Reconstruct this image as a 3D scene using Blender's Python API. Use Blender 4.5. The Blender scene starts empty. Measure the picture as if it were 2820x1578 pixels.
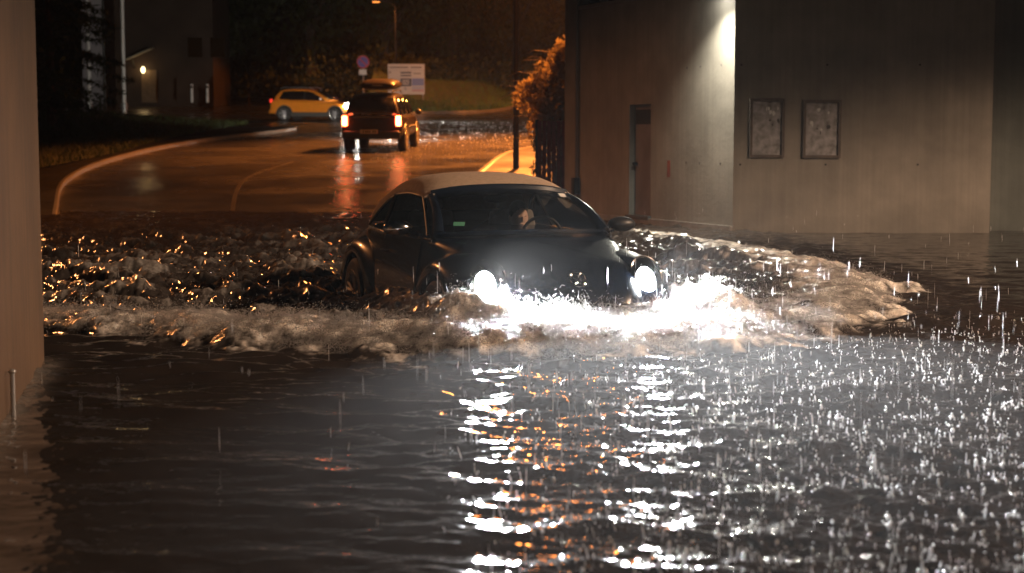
import bpy, bmesh, math, random
import numpy as np
from mathutils import Vector, Matrix, Euler
R = math.radians
random.seed(7); rng = np.random.default_rng(11)
sc = bpy.context.scene; COL = sc.collection
# ------------------------------------------------------------------ camera, world, exposure
F = 1600.0; CH = 1.33; PITCH = math.atan((286.5-142)/F)
cd = bpy.data.cameras.new('camera'); cam = bpy.data.objects.new('camera', cd); COL.objects.link(cam)
cd.sensor_width = 36; cd.lens = 36*F/1024; cd.clip_end = 800; cd.clip_start = .05
cd.dof.use_dof = True; cd.dof.focus_distance = 12.5; cd.dof.aperture_fstop = 2.5
cam.location = (0, 0, CH); cam.rotation_euler = (math.pi/2-PITCH, 0, 0); sc.camera = cam
w = bpy.data.worlds.new('World'); sc.world = w; w.use_nodes = True
nt = w.node_tree; bg = nt.nodes['Background']
sky = nt.nodes.new('ShaderNodeTexSky'); sky.sky_type = 'NISHITA'; sky.sun_disc = False
sky.sun_elevation = R(1.0); sky.sun_rotation = R(200)
nt.links.new(sky.outputs[0], bg.inputs[0]); bg.inputs[1].default_value = 0.004
sc.view_settings.view_transform = 'Standard'; sc.view_settings.look = 'None'
sc.view_settings.exposure = 0; sc.view_settings.gamma = 1
sc.cycles.use_denoising = True
try: sc.cycles.denoiser = 'OPENIMAGEDENOISE'
except Exception: pass
sc.cycles.max_bounces = 8; sc.cycles.transparent_max_bounces = 16; sc.cycles.sample_clamp_indirect = 6
sc.cycles.caustics_refractive = False; sc.cycles.volume_bounces = 0
SODIUM = (1.0, .28, .048)
HAZE = 0.0001
# ------------------------------------------------------------------ helpers
def ray(px, py):
    dx = (px-512)/F; dy = -(py-286.5)/F
    return dx, math.cos(PITCH)+dy*math.sin(PITCH), -math.sin(PITCH)+dy*math.cos(PITCH)
def P(px, py, Y):                     # a point seen at that place of the frame, Y metres ahead
    a, b, c = ray(px, py); return Vector((a*Y/b, Y, CH+c*Y/b))
def gz(Y):                            # road height: a dip that holds the flood, then a steady climb
    Y = np.asarray(Y, float); a = .0475*(Y-26)
    s = 1.2; r = np.where(a*6 > 20, a, np.log1p(np.exp(np.minimum(a*6, 20)))/6)   # softplus
    return np.where(Y > 26, a-.33*np.exp(-((Y-26)/7.5)**2), np.maximum(a*.62-.33, -.45))
def G(px, py, lift=0):                # a point of the road seen at that place
    a, b, c = ray(px, py); Y = 8.
    for _ in range(80): Y = Y + .5*((CH+c*Y/b - float(gz(Y)) - lift)*8)*1.0 if False else Y + (CH+c*Y/b-float(gz(Y))-lift)/(.0475-c/b)
    return Vector((a*Y/b, Y, float(gz(Y))+lift))
def link(o, parent=None):
    COL.objects.link(o)
    if parent is not None: o.parent = parent
    return o
def tag(o, label=None, cat=None, group=None, kind=None):
    if label: o['label'] = label
    if cat: o['category'] = cat
    if group: o['group'] = group
    if kind: o['kind'] = kind
    return o
def thing(name, label, cat, loc=(0, 0, 0), rz=0, group=None, rx=0):
    o = bpy.data.objects.new(name, None); o.empty_display_size = .2; link(o)
    o.location = loc; o.rotation_euler = (rx, 0, rz); return tag(o, label, cat, group)
def copy_tree(o, parent=None):
    c = o.copy(); link(c, parent)
    for ch in list(o.children): copy_tree(ch, c)
    return c
class MB:
    def __init__(s): s.v = []; s.f = []
    def add(s, vs, fs):
        n = len(s.v); s.v += [tuple(x) for x in vs]; s.f += [tuple(i+n for i in f) for f in fs]; return s
    def box(s, c, d, rz=0, rx=0, ry=0, taper=1.0):
        M = Euler((rx, ry, rz)).to_matrix(); x, y, z = d[0]/2, d[1]/2, d[2]/2
        vs = [Vector(c)+M@Vector((sx*x*(taper if sz > 0 else 1), sy*y*(taper if sz > 0 else 1), sz*z)) for sz in (-1, 1) for sx, sy in ((-1, -1), (1, -1), (1, 1), (-1, 1))]
        return s.add(vs, [(3, 2, 1, 0), (4, 5, 6, 7), (0, 1, 5, 4), (1, 2, 6, 5), (2, 3, 7, 6), (3, 0, 4, 7)])
    def tube(s, pts, r, n=8, cap=True):
        pts = [Vector(p) for p in pts]; rs = r if isinstance(r, (list, tuple)) else [r]*len(pts); vs = []
        for i, p in enumerate(pts):
            t = (pts[min(i+1, len(pts)-1)]-pts[max(i-1, 0)]).normalized()
            a = t.cross(Vector((0, 0, 1)) if abs(t.z) < .9 else Vector((1, 0, 0))).normalized(); b = t.cross(a)
            vs += [p+(a*math.cos(2*math.pi*k/n)+b*math.sin(2*math.pi*k/n))*rs[i] for k in range(n)]
        fs = [(i*n+k, i*n+(k+1) % n, (i+1)*n+(k+1) % n, (i+1)*n+k) for i in range(len(pts)-1) for k in range(n)]
        if cap: fs += [tuple(range(n))[::-1], tuple((len(pts)-1)*n+k for k in range(n))]
        return s.add(vs, fs)
    def loft(s, secs, closed=False, cap=False):
        n = len(secs[0]); vs = [p for q in secs for p in q]; m = n if closed else n-1
        fs = [(i*n+k, i*n+(k+1) % n, (i+1)*n+(k+1) % n, (i+1)*n+k) for i in range(len(secs)-1) for k in range(m)]
        if cap: fs += [tuple(range(n))[::-1], tuple((len(secs)-1)*n+k for k in range(n))]
        return s.add(vs, fs)
    def lathe(s, prof, n=24, c=(0, 0, 0), axis='y'):   # prof: (radius, offset along axis)
        secs = []
        for k in range(n+1):
            a = 2*math.pi*k/n
            secs.append([(c[0]+r*math.cos(a), c[1]+o, c[2]+r*math.sin(a)) if axis == 'y' else (c[0]+r*math.cos(a), c[1]+r*math.sin(a), c[2]+o) if axis == 'z' else (c[0]+o, c[1]+r*math.cos(a), c[2]+r*math.sin(a)) for r, o in prof])
        return s.loft(secs)
    def ell(s, c, r, n=14, m=9, M=None):
        M = M or Matrix.Identity(3); secs = []
        for i in range(m+1):
            t = math.pi*i/m
            secs.append([Vector(c)+M@Vector((r[0]*math.sin(t)*math.cos(2*math.pi*k/n), r[1]*math.sin(t)*math.sin(2*math.pi*k/n), r[2]*math.cos(t))) for k in range(n)])
        return s.loft(secs, closed=True)
    def prism(s, pts, d):             # outline extruded along vector d
        n = len(pts); d = Vector(d); vs = [Vector(p) for p in pts]+[Vector(p)+d for p in pts]
        return s.add(vs, [tuple(range(n))[::-1], tuple(range(n, 2*n))]+[(k, (k+1) % n, n+(k+1) % n, n+k) for k in range(n)])
    def build(s, name, mat, parent=None, smooth=True, sub=0, bevel=0, solid=0, angle=40, fix=True):
        me = bpy.data.meshes.new(name); me.from_pydata(s.v, [], s.f); me.update()
        if fix:
            b = bmesh.new(); b.from_mesh(me); bmesh.ops.remove_doubles(b, verts=b.verts, dist=1e-5)
            bmesh.ops.recalc_face_normals(b, faces=b.faces); b.to_mesh(me); b.free()
        if mat: me.materials.append(mat)
        if smooth:
            me.shade_smooth()
            try: me.set_sharp_from_angle(angle=R(angle))
            except Exception: pass
        o = bpy.data.objects.new(name, me); link(o, parent)
        if solid: m = o.modifiers.new('s', 'SOLIDIFY'); m.thickness = solid; m.offset = 0
        if bevel: m = o.modifiers.new('b', 'BEVEL'); m.width = bevel; m.segments = 2; m.limit_method = 'ANGLE'
        if sub: m = o.modifiers.new('u', 'SUBSURF'); m.levels = sub; m.render_levels = sub
        return o
def npmesh(name, V, Fq, mat, parent=None, smooth=True, attrs=None):
    me = bpy.data.meshes.new(name); V = np.asarray(V, np.float32); Fq = np.asarray(Fq, np.int32); k = Fq.shape[1]
    me.vertices.add(len(V)); me.vertices.foreach_set('co', V.ravel())
    me.loops.add(Fq.size); me.loops.foreach_set('vertex_index', Fq.ravel())
    me.polygons.add(len(Fq)); me.polygons.foreach_set('loop_start', np.arange(0, Fq.size, k, dtype=np.int32))
    me.update(calc_edges=True); me.validate()
    if smooth: me.shade_smooth()
    for nme, val in (attrs or {}).items():
        a = me.attributes.new(nme, 'FLOAT', 'POINT'); a.data.foreach_set('value', np.asarray(val, np.float32).ravel())
    me.materials.append(mat); return link(bpy.data.objects.new(name, me), parent)
def lerp(tab, u):
    xs = [t[0] for t in tab]; return float(np.interp(u, xs, [t[1] for t in tab]))
def tile(N, L, lo, hi, slope=1., ang=None, spread=1.):    # periodic random height field, wavelengths lo..hi metres
    k = np.fft.fftfreq(N, L/N); kx, ky = np.meshgrid(k, k, indexing='ij'); kk = np.hypot(kx, ky); kk[0, 0] = 1e-9
    A = kk**-slope*np.exp(-(kk*lo)**4*.5)*np.exp(-(1/(kk*hi))**4*.5)
    if ang is not None: A = A*(np.abs(np.cos(np.arctan2(ky, kx)-ang))**spread)
    z = np.fft.ifft2(np.fft.fft2(rng.standard_normal((N, N)))*A).real; return z/z.std()
def samp(T, L, x, y):
    N = len(T); u = (x/L % 1)*N; v = (y/L % 1)*N; i = np.floor(u).astype(int); j = np.floor(v).astype(int); fu = u-i; fv = v-j
    i %= N; j %= N; i1 = (i+1) % N; j1 = (j+1) % N
    return T[i, j]*(1-fu)*(1-fv)+T[i1, j]*fu*(1-fv)+T[i, j1]*(1-fu)*fv+T[i1, j1]*fu*fv
def sstep(a, b, x): t = np.clip((x-a)/(b-a), 0, 1); return t*t*(3-2*t)
# ------------------------------------------------------------------ materials
def mat(name, col=(.5, .5, .5), rough=.5, metal=0., var=0., scale=6., stretch=(1, 1, 1), bump=0., bscale=40., coat=0., emit=None, es=0., trans=0., ior=1.45, alpha=1., col2=None):
    m = bpy.data.materials.new(name); m.use_nodes = True; n = m.node_tree.nodes; l = m.node_tree.links; b = n['Principled BSDF']
    b.inputs['Base Color'].default_value = (*col, 1); b.inputs['Roughness'].default_value = rough; b.inputs['Metallic'].default_value = metal
    b.inputs['Coat Weight'].default_value = coat; b.inputs['Transmission Weight'].default_value = trans; b.inputs['IOR'].default_value = ior; b.inputs['Alpha'].default_value = alpha
    if emit: b.inputs['Emission Color'].default_value = (*emit, 1); b.inputs['Emission Strength'].default_value = es
    if var or bump or col2:
        tc = n.new('ShaderNodeTexCoord'); mp = n.new('ShaderNodeMapping'); mp.inputs['Scale'].default_value = stretch; l.new(tc.outputs['Object'], mp.inputs[0])
        tx = n.new('ShaderNodeTexNoise'); tx.inputs['Scale'].default_value = scale; tx.inputs['Detail'].default_value = 6; l.new(mp.outputs[0], tx.inputs[0])
        rp = n.new('ShaderNodeValToRGB'); rp.color_ramp.elements[0].position = .32; rp.color_ramp.elements[1].position = .68
        c2 = col2 or tuple(min(1, c*(1+var)) for c in col); c1 = col if col2 else tuple(c*(1-var) for c in col)
        rp.color_ramp.elements[0].color = (*c1, 1); rp.color_ramp.elements[1].color = (*c2, 1)
        l.new(tx.outputs[0], rp.inputs[0]); l.new(rp.outputs[0], b.inputs['Base Color'])
        if bump:
            t2 = n.new('ShaderNodeTexNoise'); t2.inputs['Scale'].default_value = bscale; t2.inputs['Detail'].default_value = 5; l.new(mp.outputs[0], t2.inputs[0])
            bp = n.new('ShaderNodeBump'); bp.inputs['Strength'].default_value = bump; bp.inputs['Distance'].default_value = .02
            l.new(t2.outputs[0], bp.inputs['Height']); l.new(bp.outputs[0], b.inputs['Normal'])
    return m
def emis(name, col, s):
    m = bpy.data.materials.new(name); m.use_nodes = True; n = m.node_tree.nodes; n.clear()
    e = n.new('ShaderNodeEmission'); o = n.new('ShaderNodeOutputMaterial'); e.inputs[0].default_value = (*col, 1); e.inputs[1].default_value = s
    m.node_tree.links.new(e.outputs[0], o.inputs[0]); return m
def thin_glass(name, tint=(.8, .85, .85), refl=1.0):
    m = bpy.data.materials.new(name); m.use_nodes = True; n = m.node_tree.nodes; l = m.node_tree.links; n.clear()
    t = n.new('ShaderNodeBsdfTransparent'); t.inputs[0].default_value = (*tint, 1); g = n.new('ShaderNodeBsdfGlossy'); g.inputs['Roughness'].default_value = .03
    fr = n.new('ShaderNodeFresnel'); fr.inputs[0].default_value = 1.45; mx = n.new('ShaderNodeMixShader'); o = n.new('ShaderNodeOutputMaterial')
    l.new(fr.outputs[0], mx.inputs[0]); l.new(t.outputs[0], mx.inputs[1]); l.new(g.outputs[0], mx.inputs[2]); l.new(mx.outputs[0], o.inputs[0]); return m
def concrete(name, col, streak=.14):
    m = mat(name, col, .75, bump=.14, bscale=18, stretch=(1, 1, 1), var=.1, scale=3); n = m.node_tree.nodes; l = m.node_tree.links; b = n['Principled BSDF']
    tc = n.new('ShaderNodeTexCoord'); mp = n.new('ShaderNodeMapping'); mp.inputs['Scale'].default_value = (9, 9, .22); l.new(tc.outputs['Object'], mp.inputs[0])
    tx = n.new('ShaderNodeTexNoise'); tx.inputs['Scale'].default_value = 1.6; tx.inputs['Detail'].default_value = 8; tx.inputs['Roughness'].default_value = .65; l.new(mp.outputs[0], tx.inputs[0])
    r = n.new('ShaderNodeMapRange'); r.inputs[1].default_value = .3; r.inputs[2].default_value = .7; r.inputs[3].default_value = 1-streak; r.inputs[4].default_value = 1+streak*.45; l.new(tx.outputs[0], r.inputs[0])
    t3 = n.new('ShaderNodeTexNoise'); t3.inputs['Scale'].default_value = .9; t3.inputs['Detail'].default_value = 7; l.new(tc.outputs['Object'], t3.inputs[0])
    r3 = n.new('ShaderNodeMapRange'); r3.inputs[1].default_value = .35; r3.inputs[2].default_value = .7; r3.inputs[3].default_value = .78; r3.inputs[4].default_value = 1.12; l.new(t3.outputs[0], r3.inputs[0])
    mu = n.new('ShaderNodeMath'); mu.operation = 'MULTIPLY'; l.new(r.outputs[0], mu.inputs[0]); l.new(r3.outputs[0], mu.inputs[1])
    old = b.inputs['Base Color'].links[0].from_socket
    vm = n.new('ShaderNodeVectorMath'); vm.operation = 'SCALE'; l.new(old, vm.inputs[0]); l.new(mu.outputs[0], vm.inputs['Scale']); l.new(vm.outputs[0], b.inputs['Base Color']); return m
def wet(name, col, r0, r1, scale, bump):
    m = mat(name, col, .3, var=.25, scale=1.3, bump=bump, bscale=90); n = m.node_tree.nodes; l = m.node_tree.links; b = n['Principled BSDF']
    tc = n.new('ShaderNodeTexCoord'); tx = n.new('ShaderNodeTexNoise'); tx.inputs['Scale'].default_value = scale; tx.inputs['Detail'].default_value = 4; l.new(tc.outputs['Object'], tx.inputs[0])
    r = n.new('ShaderNodeMapRange'); r.inputs[1].default_value = .38; r.inputs[2].default_value = .62; r.inputs[3].default_value = r0; r.inputs[4].default_value = r1
    l.new(tx.outputs[0], r.inputs[0]); l.new(r.outputs[0], b.inputs['Roughness']); return m
M_asph = wet('wet_asphalt', (.045, .042, .04), .12, .30, .45, .2)
M_pave = wet('wet_paving', (.013, .012, .011), .55, .75, .8, .3); M_pave.node_tree.nodes['Principled BSDF'].inputs['Specular IOR Level'].default_value = .15
M_kerb = mat('kerb_stone', (.13, .115, .10), .35, var=.2, scale=2.5, bump=.3)
M_soil = mat('verge_soil', (.045, .05, .022), .9, var=.5, scale=3, bump=.6, bscale=14)
M_grass = mat('grass_blades', (.035, .055, .012), .6, var=.4, scale=2)
M_conc = concrete('board_marked_concrete', (.20, .18, .152))
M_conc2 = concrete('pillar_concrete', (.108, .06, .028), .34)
M_dark = mat('black_plastic', (.015, .015, .016), .45, bump=.05)
M_rub = mat('tyre_rubber', (.02, .02, .02), .8, bump=.2)
M_alloy = mat('alloy', (.62, .62, .64), .32, metal=.85, var=.1)
M_chrome = mat('chrome', (.75, .75, .77), .14, metal=1)
M_navy = mat('navy_car_paint', (.004, .008, .018), .26, coat=.3, var=.15, scale=3)
M_fab = mat('tan_soft_top_fabric', (.42, .31, .22), .85, var=.12, scale=30, bump=.25, bscale=220)
M_glass = thin_glass('window_glass', (.88, .9, .9))
M_dglass = mat('tinted_glass', (.006, .006, .007), .05, coat=.4)
M_int = mat('cabin_trim', (.02, .02, .022), .7, bump=.1)
M_seat = mat('seat_cloth', (.13, .11, .09), .85, var=.2, scale=12, bump=.2)
M_yel = mat('orange_yellow_paint', (.78, .24, .02), .3, coat=.6, var=.05)
M_suv = mat('dark_brown_paint', (.012, .007, .006), .35, coat=.35)
M_cladding = mat('grey_cladding', (.07, .065, .06), .6, bump=.1)
M_steel = mat('galvanised_steel', (.42, .42, .43), .45, metal=.6, var=.15, scale=4)
M_white = mat('white_paint', (.75, .74, .72), .5, var=.08, scale=3)
M_head = emis('headlight_glow', (.93, .97, 1.0), 160)
M_headY = emis('small_headlight_glow', (1, .96, .85), 90)
M_tail = emis('tail_light_glow', (1, .10, .03), 38)
M_tailin = emis('tail_light_hot_centre', (1, .62, .22), 12)
M_bark = mat('bark', (.06, .045, .035), .9, var=.4, scale=8, bump=.5)
# ------------------------------------------------------------------ ground, road, kerbs
def sheet(name, xs, ys, zf, m, lift=0, kind='structure', parent=None):
    X, Y = np.meshgrid(xs, ys); Z = zf(X, Y)+lift; n, k = X.shape
    idx = np.arange(n*k).reshape(n, k); Fq = np.stack([idx[:-1, :-1], idx[:-1, 1:], idx[1:, 1:], idx[1:, :-1]], -1).reshape(-1, 4)
    o = npmesh(name, np.stack([X, Y, Z], -1).reshape(-1, 3), Fq, m, parent); o['kind'] = kind; return o
sheet('road', np.linspace(-90, 90, 91), np.concatenate([np.linspace(-15, 60, 120), np.linspace(61, 320, 90)]), lambda X, Y: gz(np.minimum(Y, 130))+0*X, M_asph)
def strip(name, pts, wid, hgt, m, lift=0.0, kind='structure'):   # a low kerb swept along points on the road
    mb = MB(); secs = []
    for i, p in enumerate(pts):
        t = (pts[min(i+1, len(pts)-1)]-pts[max(i-1, 0)]); t.z = 0; t.normalize(); nrm = Vector((-t.y, t.x, 0))
        a, b = p-nrm*wid/2, p+nrm*wid/2; z = Vector((0, 0, hgt+lift)); d = Vector((0, 0, -.1)); e = nrm*min(.02, wid*.2)
        secs.append([a+d, a+z*.85, a+e+z, b-e+z, b+z*.85, b+d])
    mb.loft(secs, closed=False); o = mb.build(name, m, angle=50); o['kind'] = kind; return o
def smooth_line(P0, n=8):
    P0 = [Vector(p) for p in P0]; out = []
    for i in range(len(P0)-1):
        a, b, c, d = P0[max(i-1, 0)], P0[i], P0[i+1], P0[min(i+2, len(P0)-1)]
        for k in range(n):
            t = k/n; out.append(.5*((2*b)+(c-a)*t+(2*a-5*b+4*c-d)*t*t+(3*b-a-3*c+d)*t**3))
    return out+[P0[-1]]
kl = smooth_line([G(*q) for q in ((54, 245), (52, 230), (52.5, 219), (54, 211), (58, 191), (70, 179), (100, 165), (150, 151.5), (200, 142.5), (250, 136), (280, 132.5), (295, 130))])
for p in kl: p.z = float(gz(p.y))
strip('kerb', kl, .15, .12, M_kerb)
kr = smooth_line([G(*q) for q in ((470, 205), (478, 180), (487, 171), (499, 161), (513, 154.5), (540, 149), (590, 142))])
for p in kr: p.z = float(gz(p.y))
strip('kerb', kr, .2, .12, M_kerb)
kf = smooth_line([G(*q) for q in ((360, 117), (395, 115), (425, 114), (460, 113.5), (490, 112), (513, 108.5), (545, 103), (600, 97))])
for p in kf: p.z = float(gz(p.y))
strip('kerb', kf, .3, .14, M_kerb)
def fill(name, line, off, m, hgt, n=10):           # pavement or verge beside a kerb: off(t, i) gives the sideways point
    secs = []
    for i, p in enumerate(line):
        q = off(i, p); secs.append([Vector((p.x+(q[0]-p.x)*k/n, p.y+(q[1]-p.y)*k/n, 0)) for k in range(n+1)])
        for k, v in enumerate(secs[-1]): v.z = float(gz(v.y))+hgt(k/n, i/(len(line)-1))
    o = MB().loft(secs).build(name, m); o['kind'] = 'structure'; return o
fill('left_pavement', kl, lambda i, p: (p.x-2.6-3.0*max(0, 1-i/40), p.y+.4), M_pave, lambda t, s: .126)
bank_edge = [Vector((p.x-2.3-2.6*max(0, 1-i/40), p.y+.4, 0)) for i, p in enumerate(kl)]
tipx, tipy = G(248, 127).x, G(248, 127).y
be2 = smooth_line([(-13.5, 31, 0), (-11.6, 36, 0), (-11.0, 43, 0), (-11.3, 50, 0), (-11.4, 57, 0), (-11.2, 63, 0), (tipx, tipy, 0)])
def bank_h(t, s): return .16+1.05*sstep(0, .5, t)*(1-sstep(.55, 1, s)*.85)
BK = [(be2, i) for i in range(len(be2))]
fill('grass_bank', be2, lambda i, p: (-46, 33+i*1.6) if i < len(be2)-1 else (-30, tipy+22), M_soil, bank_h, 24)
fill('right_pavement', kr, lambda i, p: (p.x+9, p.y+3.5), M_pave, lambda t, s: .118)
fill('far_verge', kf, lambda i, p: (p.x*1.25, p.y+34), M_soil, lambda t, s: .13+2.4*sstep(0, .9, t), 14)
# faint worn lane line
lm = smooth_line([G(*q) for q in ((232, 214), (234, 200), (237, 190), (243, 181), (256, 173.5), (275, 167), (292, 162))])
for p in lm: p.z = float(gz(p.y))
strip('lane_marking', lm, .09, .004, mat('worn_road_paint', (.055, .05, .045), .3, var=.4, scale=3))
# ------------------------------------------------------------------ water
CARX, CARY, YAW, ROADZ = .53, 11.5, R(19.3), -.38
cy_, sy_ = math.cos(YAW), math.sin(YAW)
def carw(u, v): return CARX+u*sy_+v*cy_, CARY-u*cy_+v*sy_
def carl(X, Y): dx, dy = X-CARX, Y-CARY; return dx*sy_-dy*cy_, dx*cy_+dy*sy_       # u, v
FRONT = np.array([(-4.6, 11.9), (-3.6, 11.45), (-3.0, 11.15), (-2.2, 10.6), (-1.4, 10.15), (-.6, 9.9), (.28, 9.8), (1.1, 9.95), (1.75, 10.35), (2.35, 11.1), (2.9, 12.2), (3.3, 13.5), (3.5, 15.2), (3.45, 17.3), (3.15, 19.6), (2.6, 22.), (1.8, 24.5)])
FRF = np.array([tuple(p)[:2] for p in smooth_line([(a, b, 0) for a, b in FRONT], 3)])
def front_dist(X, Y):
    FRONT = FRF
    best = np.full(X.shape, 1e9); sgn = np.ones(X.shape); tt = np.zeros(X.shape); n = len(FRONT)-1
    for i in range(n):
        a, b = FRONT[i], FRONT[i+1]; d = b-a; t = np.clip(((X-a[0])*d[0]+(Y-a[1])*d[1])/(d@d), 0, 1)
        qx, qy = a[0]+t*d[0]-X, a[1]+t*d[1]-Y; dd = np.hypot(qx, qy); s = np.sign(d[0]*(Y-a[1])-d[1]*(X-a[0])); up = dd < best
        best = np.where(up, dd, best); sgn = np.where(up, s, sgn); tt = np.where(up, (i+t)/n, tt)
    return best*sgn, tt
T_chop = tile(1024, 12, .10, 1.6, 1.9, R(70), 1.2); T_fine = tile(1024, 4, .022, .25, 1.7); T_ripl = tile(1024, 9, .06, .65, 1.9, R(84), 2.6)
T_foam = tile(1024, 5, .02, .6, 1.35); T_big = tile(512, 20, .5, 5, 1.5); T_streak = tile(1024, 6, .03, .5, 1.5, R(75), 2.5)
def water_fields(X, Y):
    wob = .10*samp(T_big, 7, X*1.0, Y)+.012*samp(T_foam, 5, X, Y)
    d, t = front_dist(X, Y); dw = d+wob
    u, v = carl(X, Y)
    inside = sstep(-.25, .35, dw)
    Hs = np.interp(t, [0, .12, .25, .36, .5, .6, .72, .85, 1], [.09, .115, .12, .12, .11, .10, .10, .07, .03])
    wd = np.interp(t, [0, .2, .36, .5, .65, .8, 1], [.55, .75, .95, .85, .7, .6, .4])
    q = dw/wd
    prof = np.where(q < .55, sstep(-.22, .55, q), np.exp(-np.maximum(q-.55, 0)**2/1.1))
    wave = Hs*prof*(1+.16*samp(T_big, 5, X, Y))
    band = sstep(-.16, .34, q+.10*samp(T_foam, 5, X, Y)+.07*samp(T_streak, 6, X*1.6, Y*.5))*(1-sstep(.9, 1.7, q))
    behind = sstep(.8, 1.8, q)
    chopA = behind*(.030+.016*sstep(-1, 4, Y-12))*np.exp(-np.maximum(Y-22.5, 0)/4.5)+.003*behind
    z = wave+band*(.0026*samp(T_foam, 5, X*1.3, Y*.6)+.0016*samp(T_fine, 4, X, Y)+.003*samp(T_chop, 12, X*.7, Y))
    z = z+chopA*(samp(T_chop, 12, X, Y)+.25*samp(T_fine, 4, X, Y))
    # long slow ripples in front of the wave, dying out towards the lower left
    out = 1-sstep(-.5, .2, q); right = sstep(-.9, 1.2, X-.05*(10-Y)); near = np.exp(-np.maximum(-d-.2, 0)/2.6)
    rip = (.0052+.0105*near)*(.18+.82*sstep(-2.2, .3, X+.25*(Y-9)))*samp(T_ripl, 9, X+.12*Y, Y)
    fineA = .0007+.0034*right*sstep(-.1, .8, -d)
    z = z+out*(rip*(1+.3*right)+fineA*samp(T_fine, 4, X, Y))+out*near*.018*samp(T_big, 6, X*.5, Y)
    # calm beyond the wave to the right
    calm = sstep(.2, 1.2, X-3.2)*sstep(9, 12, Y); z = np.where(d < 0, z*(1-.75*calm), z)
    sidew = np.exp(-((np.abs(v)-.98)/.26)**2)*sstep(-2.3, -1.0, u)*(1-sstep(.15, .6, u)); z = z+sidew*(.19+.012*samp(T_foam, 5, X, Y))
    # foam cover
    nf = .5+.28*samp(T_foam, 5, X, Y)+.14*samp(T_big, 6, X, Y)
    foam = band*np.clip(.34+.62*nf+.20*samp(T_streak, 6, X*1.5, Y*.45)-.35*sstep(.75, 1.5, q), 0, 1)
    sideR = sstep(.5, 1.0, v)*sstep(-.4, .4, dw)
    st = samp(T_streak, 6, X, Y)
    foam = np.maximum(foam, sideR*(1-sstep(20, 24, Y))*np.clip(.75*sstep(1.2, 2.4, st)+.02, 0, 1)*.6)
    foam = np.maximum(foam, behind*(1-.75*sstep(.5, 1.2, v))*(.03+.20*sstep(.9, 2.0, samp(T_chop, 12, X, Y)+.7*samp(T_foam, 5, X, Y)))*np.exp(-np.maximum(Y-17, 0)/4.5))
    # slick of splash water along the left wall
    wl = (X-(-2.85+(-.20)*(Y-9.67))); side = np.exp(-(np.maximum(wl, 0)/.10)**2)*sstep(6, 7.2, Y)*(1-sstep(9.5, 9.9, Y))
    z = z+side*(.008+.005*samp(T_foam, 5, X, Y)); foam = np.maximum(foam, side*.14)
    # wake pushed up around the nose of the car
    nose = np.exp(-((u-.25)/.42)**2)*np.exp(-(v/.95)**4); z = z+nose*(.03+.02*np.abs(samp(T_foam, 5, X, Y))); foam = np.maximum(foam, np.maximum(nose*.9, sidew*.5))
    incar = (np.abs(v) < .8)*(u < -.1)*(u > -4.2); z = np.where(incar > 0, np.minimum(z, .02), z)
    chop = np.maximum(behind, .95*right*out*sstep(.0, 1., -d))
    return z, foam, chop
rowsY = 3.0*np.exp(np.linspace(0, math.log(34/3.0), 1080)); colsS = np.linspace(-.52, .52, 1150)
WY, WS = np.meshgrid(rowsY, colsS, indexing='ij'); WX = WS*(WY+3.5)
WZ, WF, WCH = water_fields(WX, WY)
idx = np.arange(WX.size).reshape(WX.shape)
Fq = np.stack([idx[:-1, :-1], idx[:-1, 1:], idx[1:, 1:], idx[1:, :-1]], -1).reshape(-1, 4)
mw = bpy.data.materials.new('flood_water'); mw.use_nodes = True; n = mw.node_tree.nodes; l = mw.node_tree.links; b = n['Principled BSDF']
at = n.new('ShaderNodeAttribute'); at.attribute_name = 'foam'; tc = n.new('ShaderNodeTexCoord')
tx = n.new('ShaderNodeTexNoise'); tx.inputs['Scale'].default_value = 26; tx.inputs['Detail'].default_value = 8; tx.inputs['Roughness'].default_value = .7; l.new(tc.outputs['Object'], tx.inputs[0])
mr = n.new('ShaderNodeMapRange'); mr.inputs[1].default_value = .25; mr.inputs[2].default_value = .75; mr.inputs[3].default_value = -.26; mr.inputs[4].default_value = .36; l.new(tx.outputs[0], mr.inputs[0])
ad = n.new('ShaderNodeMath'); ad.operation = 'ADD'; l.new(at.outputs['Fac'], ad.inputs[0])
ml = n.new('ShaderNodeMath'); ml.operation = 'MULTIPLY'; l.new(mr.outputs[0], ml.inputs[0])
sm = n.new('ShaderNodeMapRange'); sm.inputs[1].default_value = 0; sm.inputs[2].default_value = .4; sm.inputs[3].default_value = 0; sm.inputs[4].default_value = 1; l.new(at.outputs['Fac'], sm.inputs[0]); l.new(sm.outputs[0], ml.inputs[1])
l.new(ml.outputs[0], ad.inputs[1]); cl = n.new('ShaderNodeClamp'); l.new(ad.outputs[0], cl.inputs[0])
mx = n.new('ShaderNodeMix'); mx.data_type = 'RGBA'; mx.inputs['A'].default_value = (.028, .021, .017, 1); mx.inputs['B'].default_value = (.80, .75, .69, 1)
l.new(cl.outputs[0], mx.inputs['Factor']); l.new(mx.outputs['Result'], b.inputs['Base Color'])
rr = n.new('ShaderNodeMapRange'); rr.inputs[3].default_value = .045; rr.inputs[4].default_value = .28; l.new(cl.outputs[0], rr.inputs[0]); a2 = n.new('ShaderNodeAttribute'); a2.attribute_name = 'chop'; r2_ = n.new('ShaderNodeMapRange'); r2_.inputs[3].default_value = .04; r2_.inputs[4].default_value = .10; l.new(a2.outputs['Fac'], r2_.inputs[0]); l.new(r2_.outputs[0], rr.inputs[3]); l.new(rr.outputs[0], b.inputs['Roughness'])
sw_ = n.new('ShaderNodeMath'); sw_.operation = 'MULTIPLY'; sw_.inputs[1].default_value = .9; l.new(cl.outputs[0], sw_.inputs[0]); l.new(sw_.outputs[0], b.inputs['Subsurface Weight']); b.inputs['Subsurface Radius'].default_value = (1, .85, .7); b.inputs['Subsurface Scale'].default_value = .09
b.inputs['IOR'].default_value = 1.33
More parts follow.
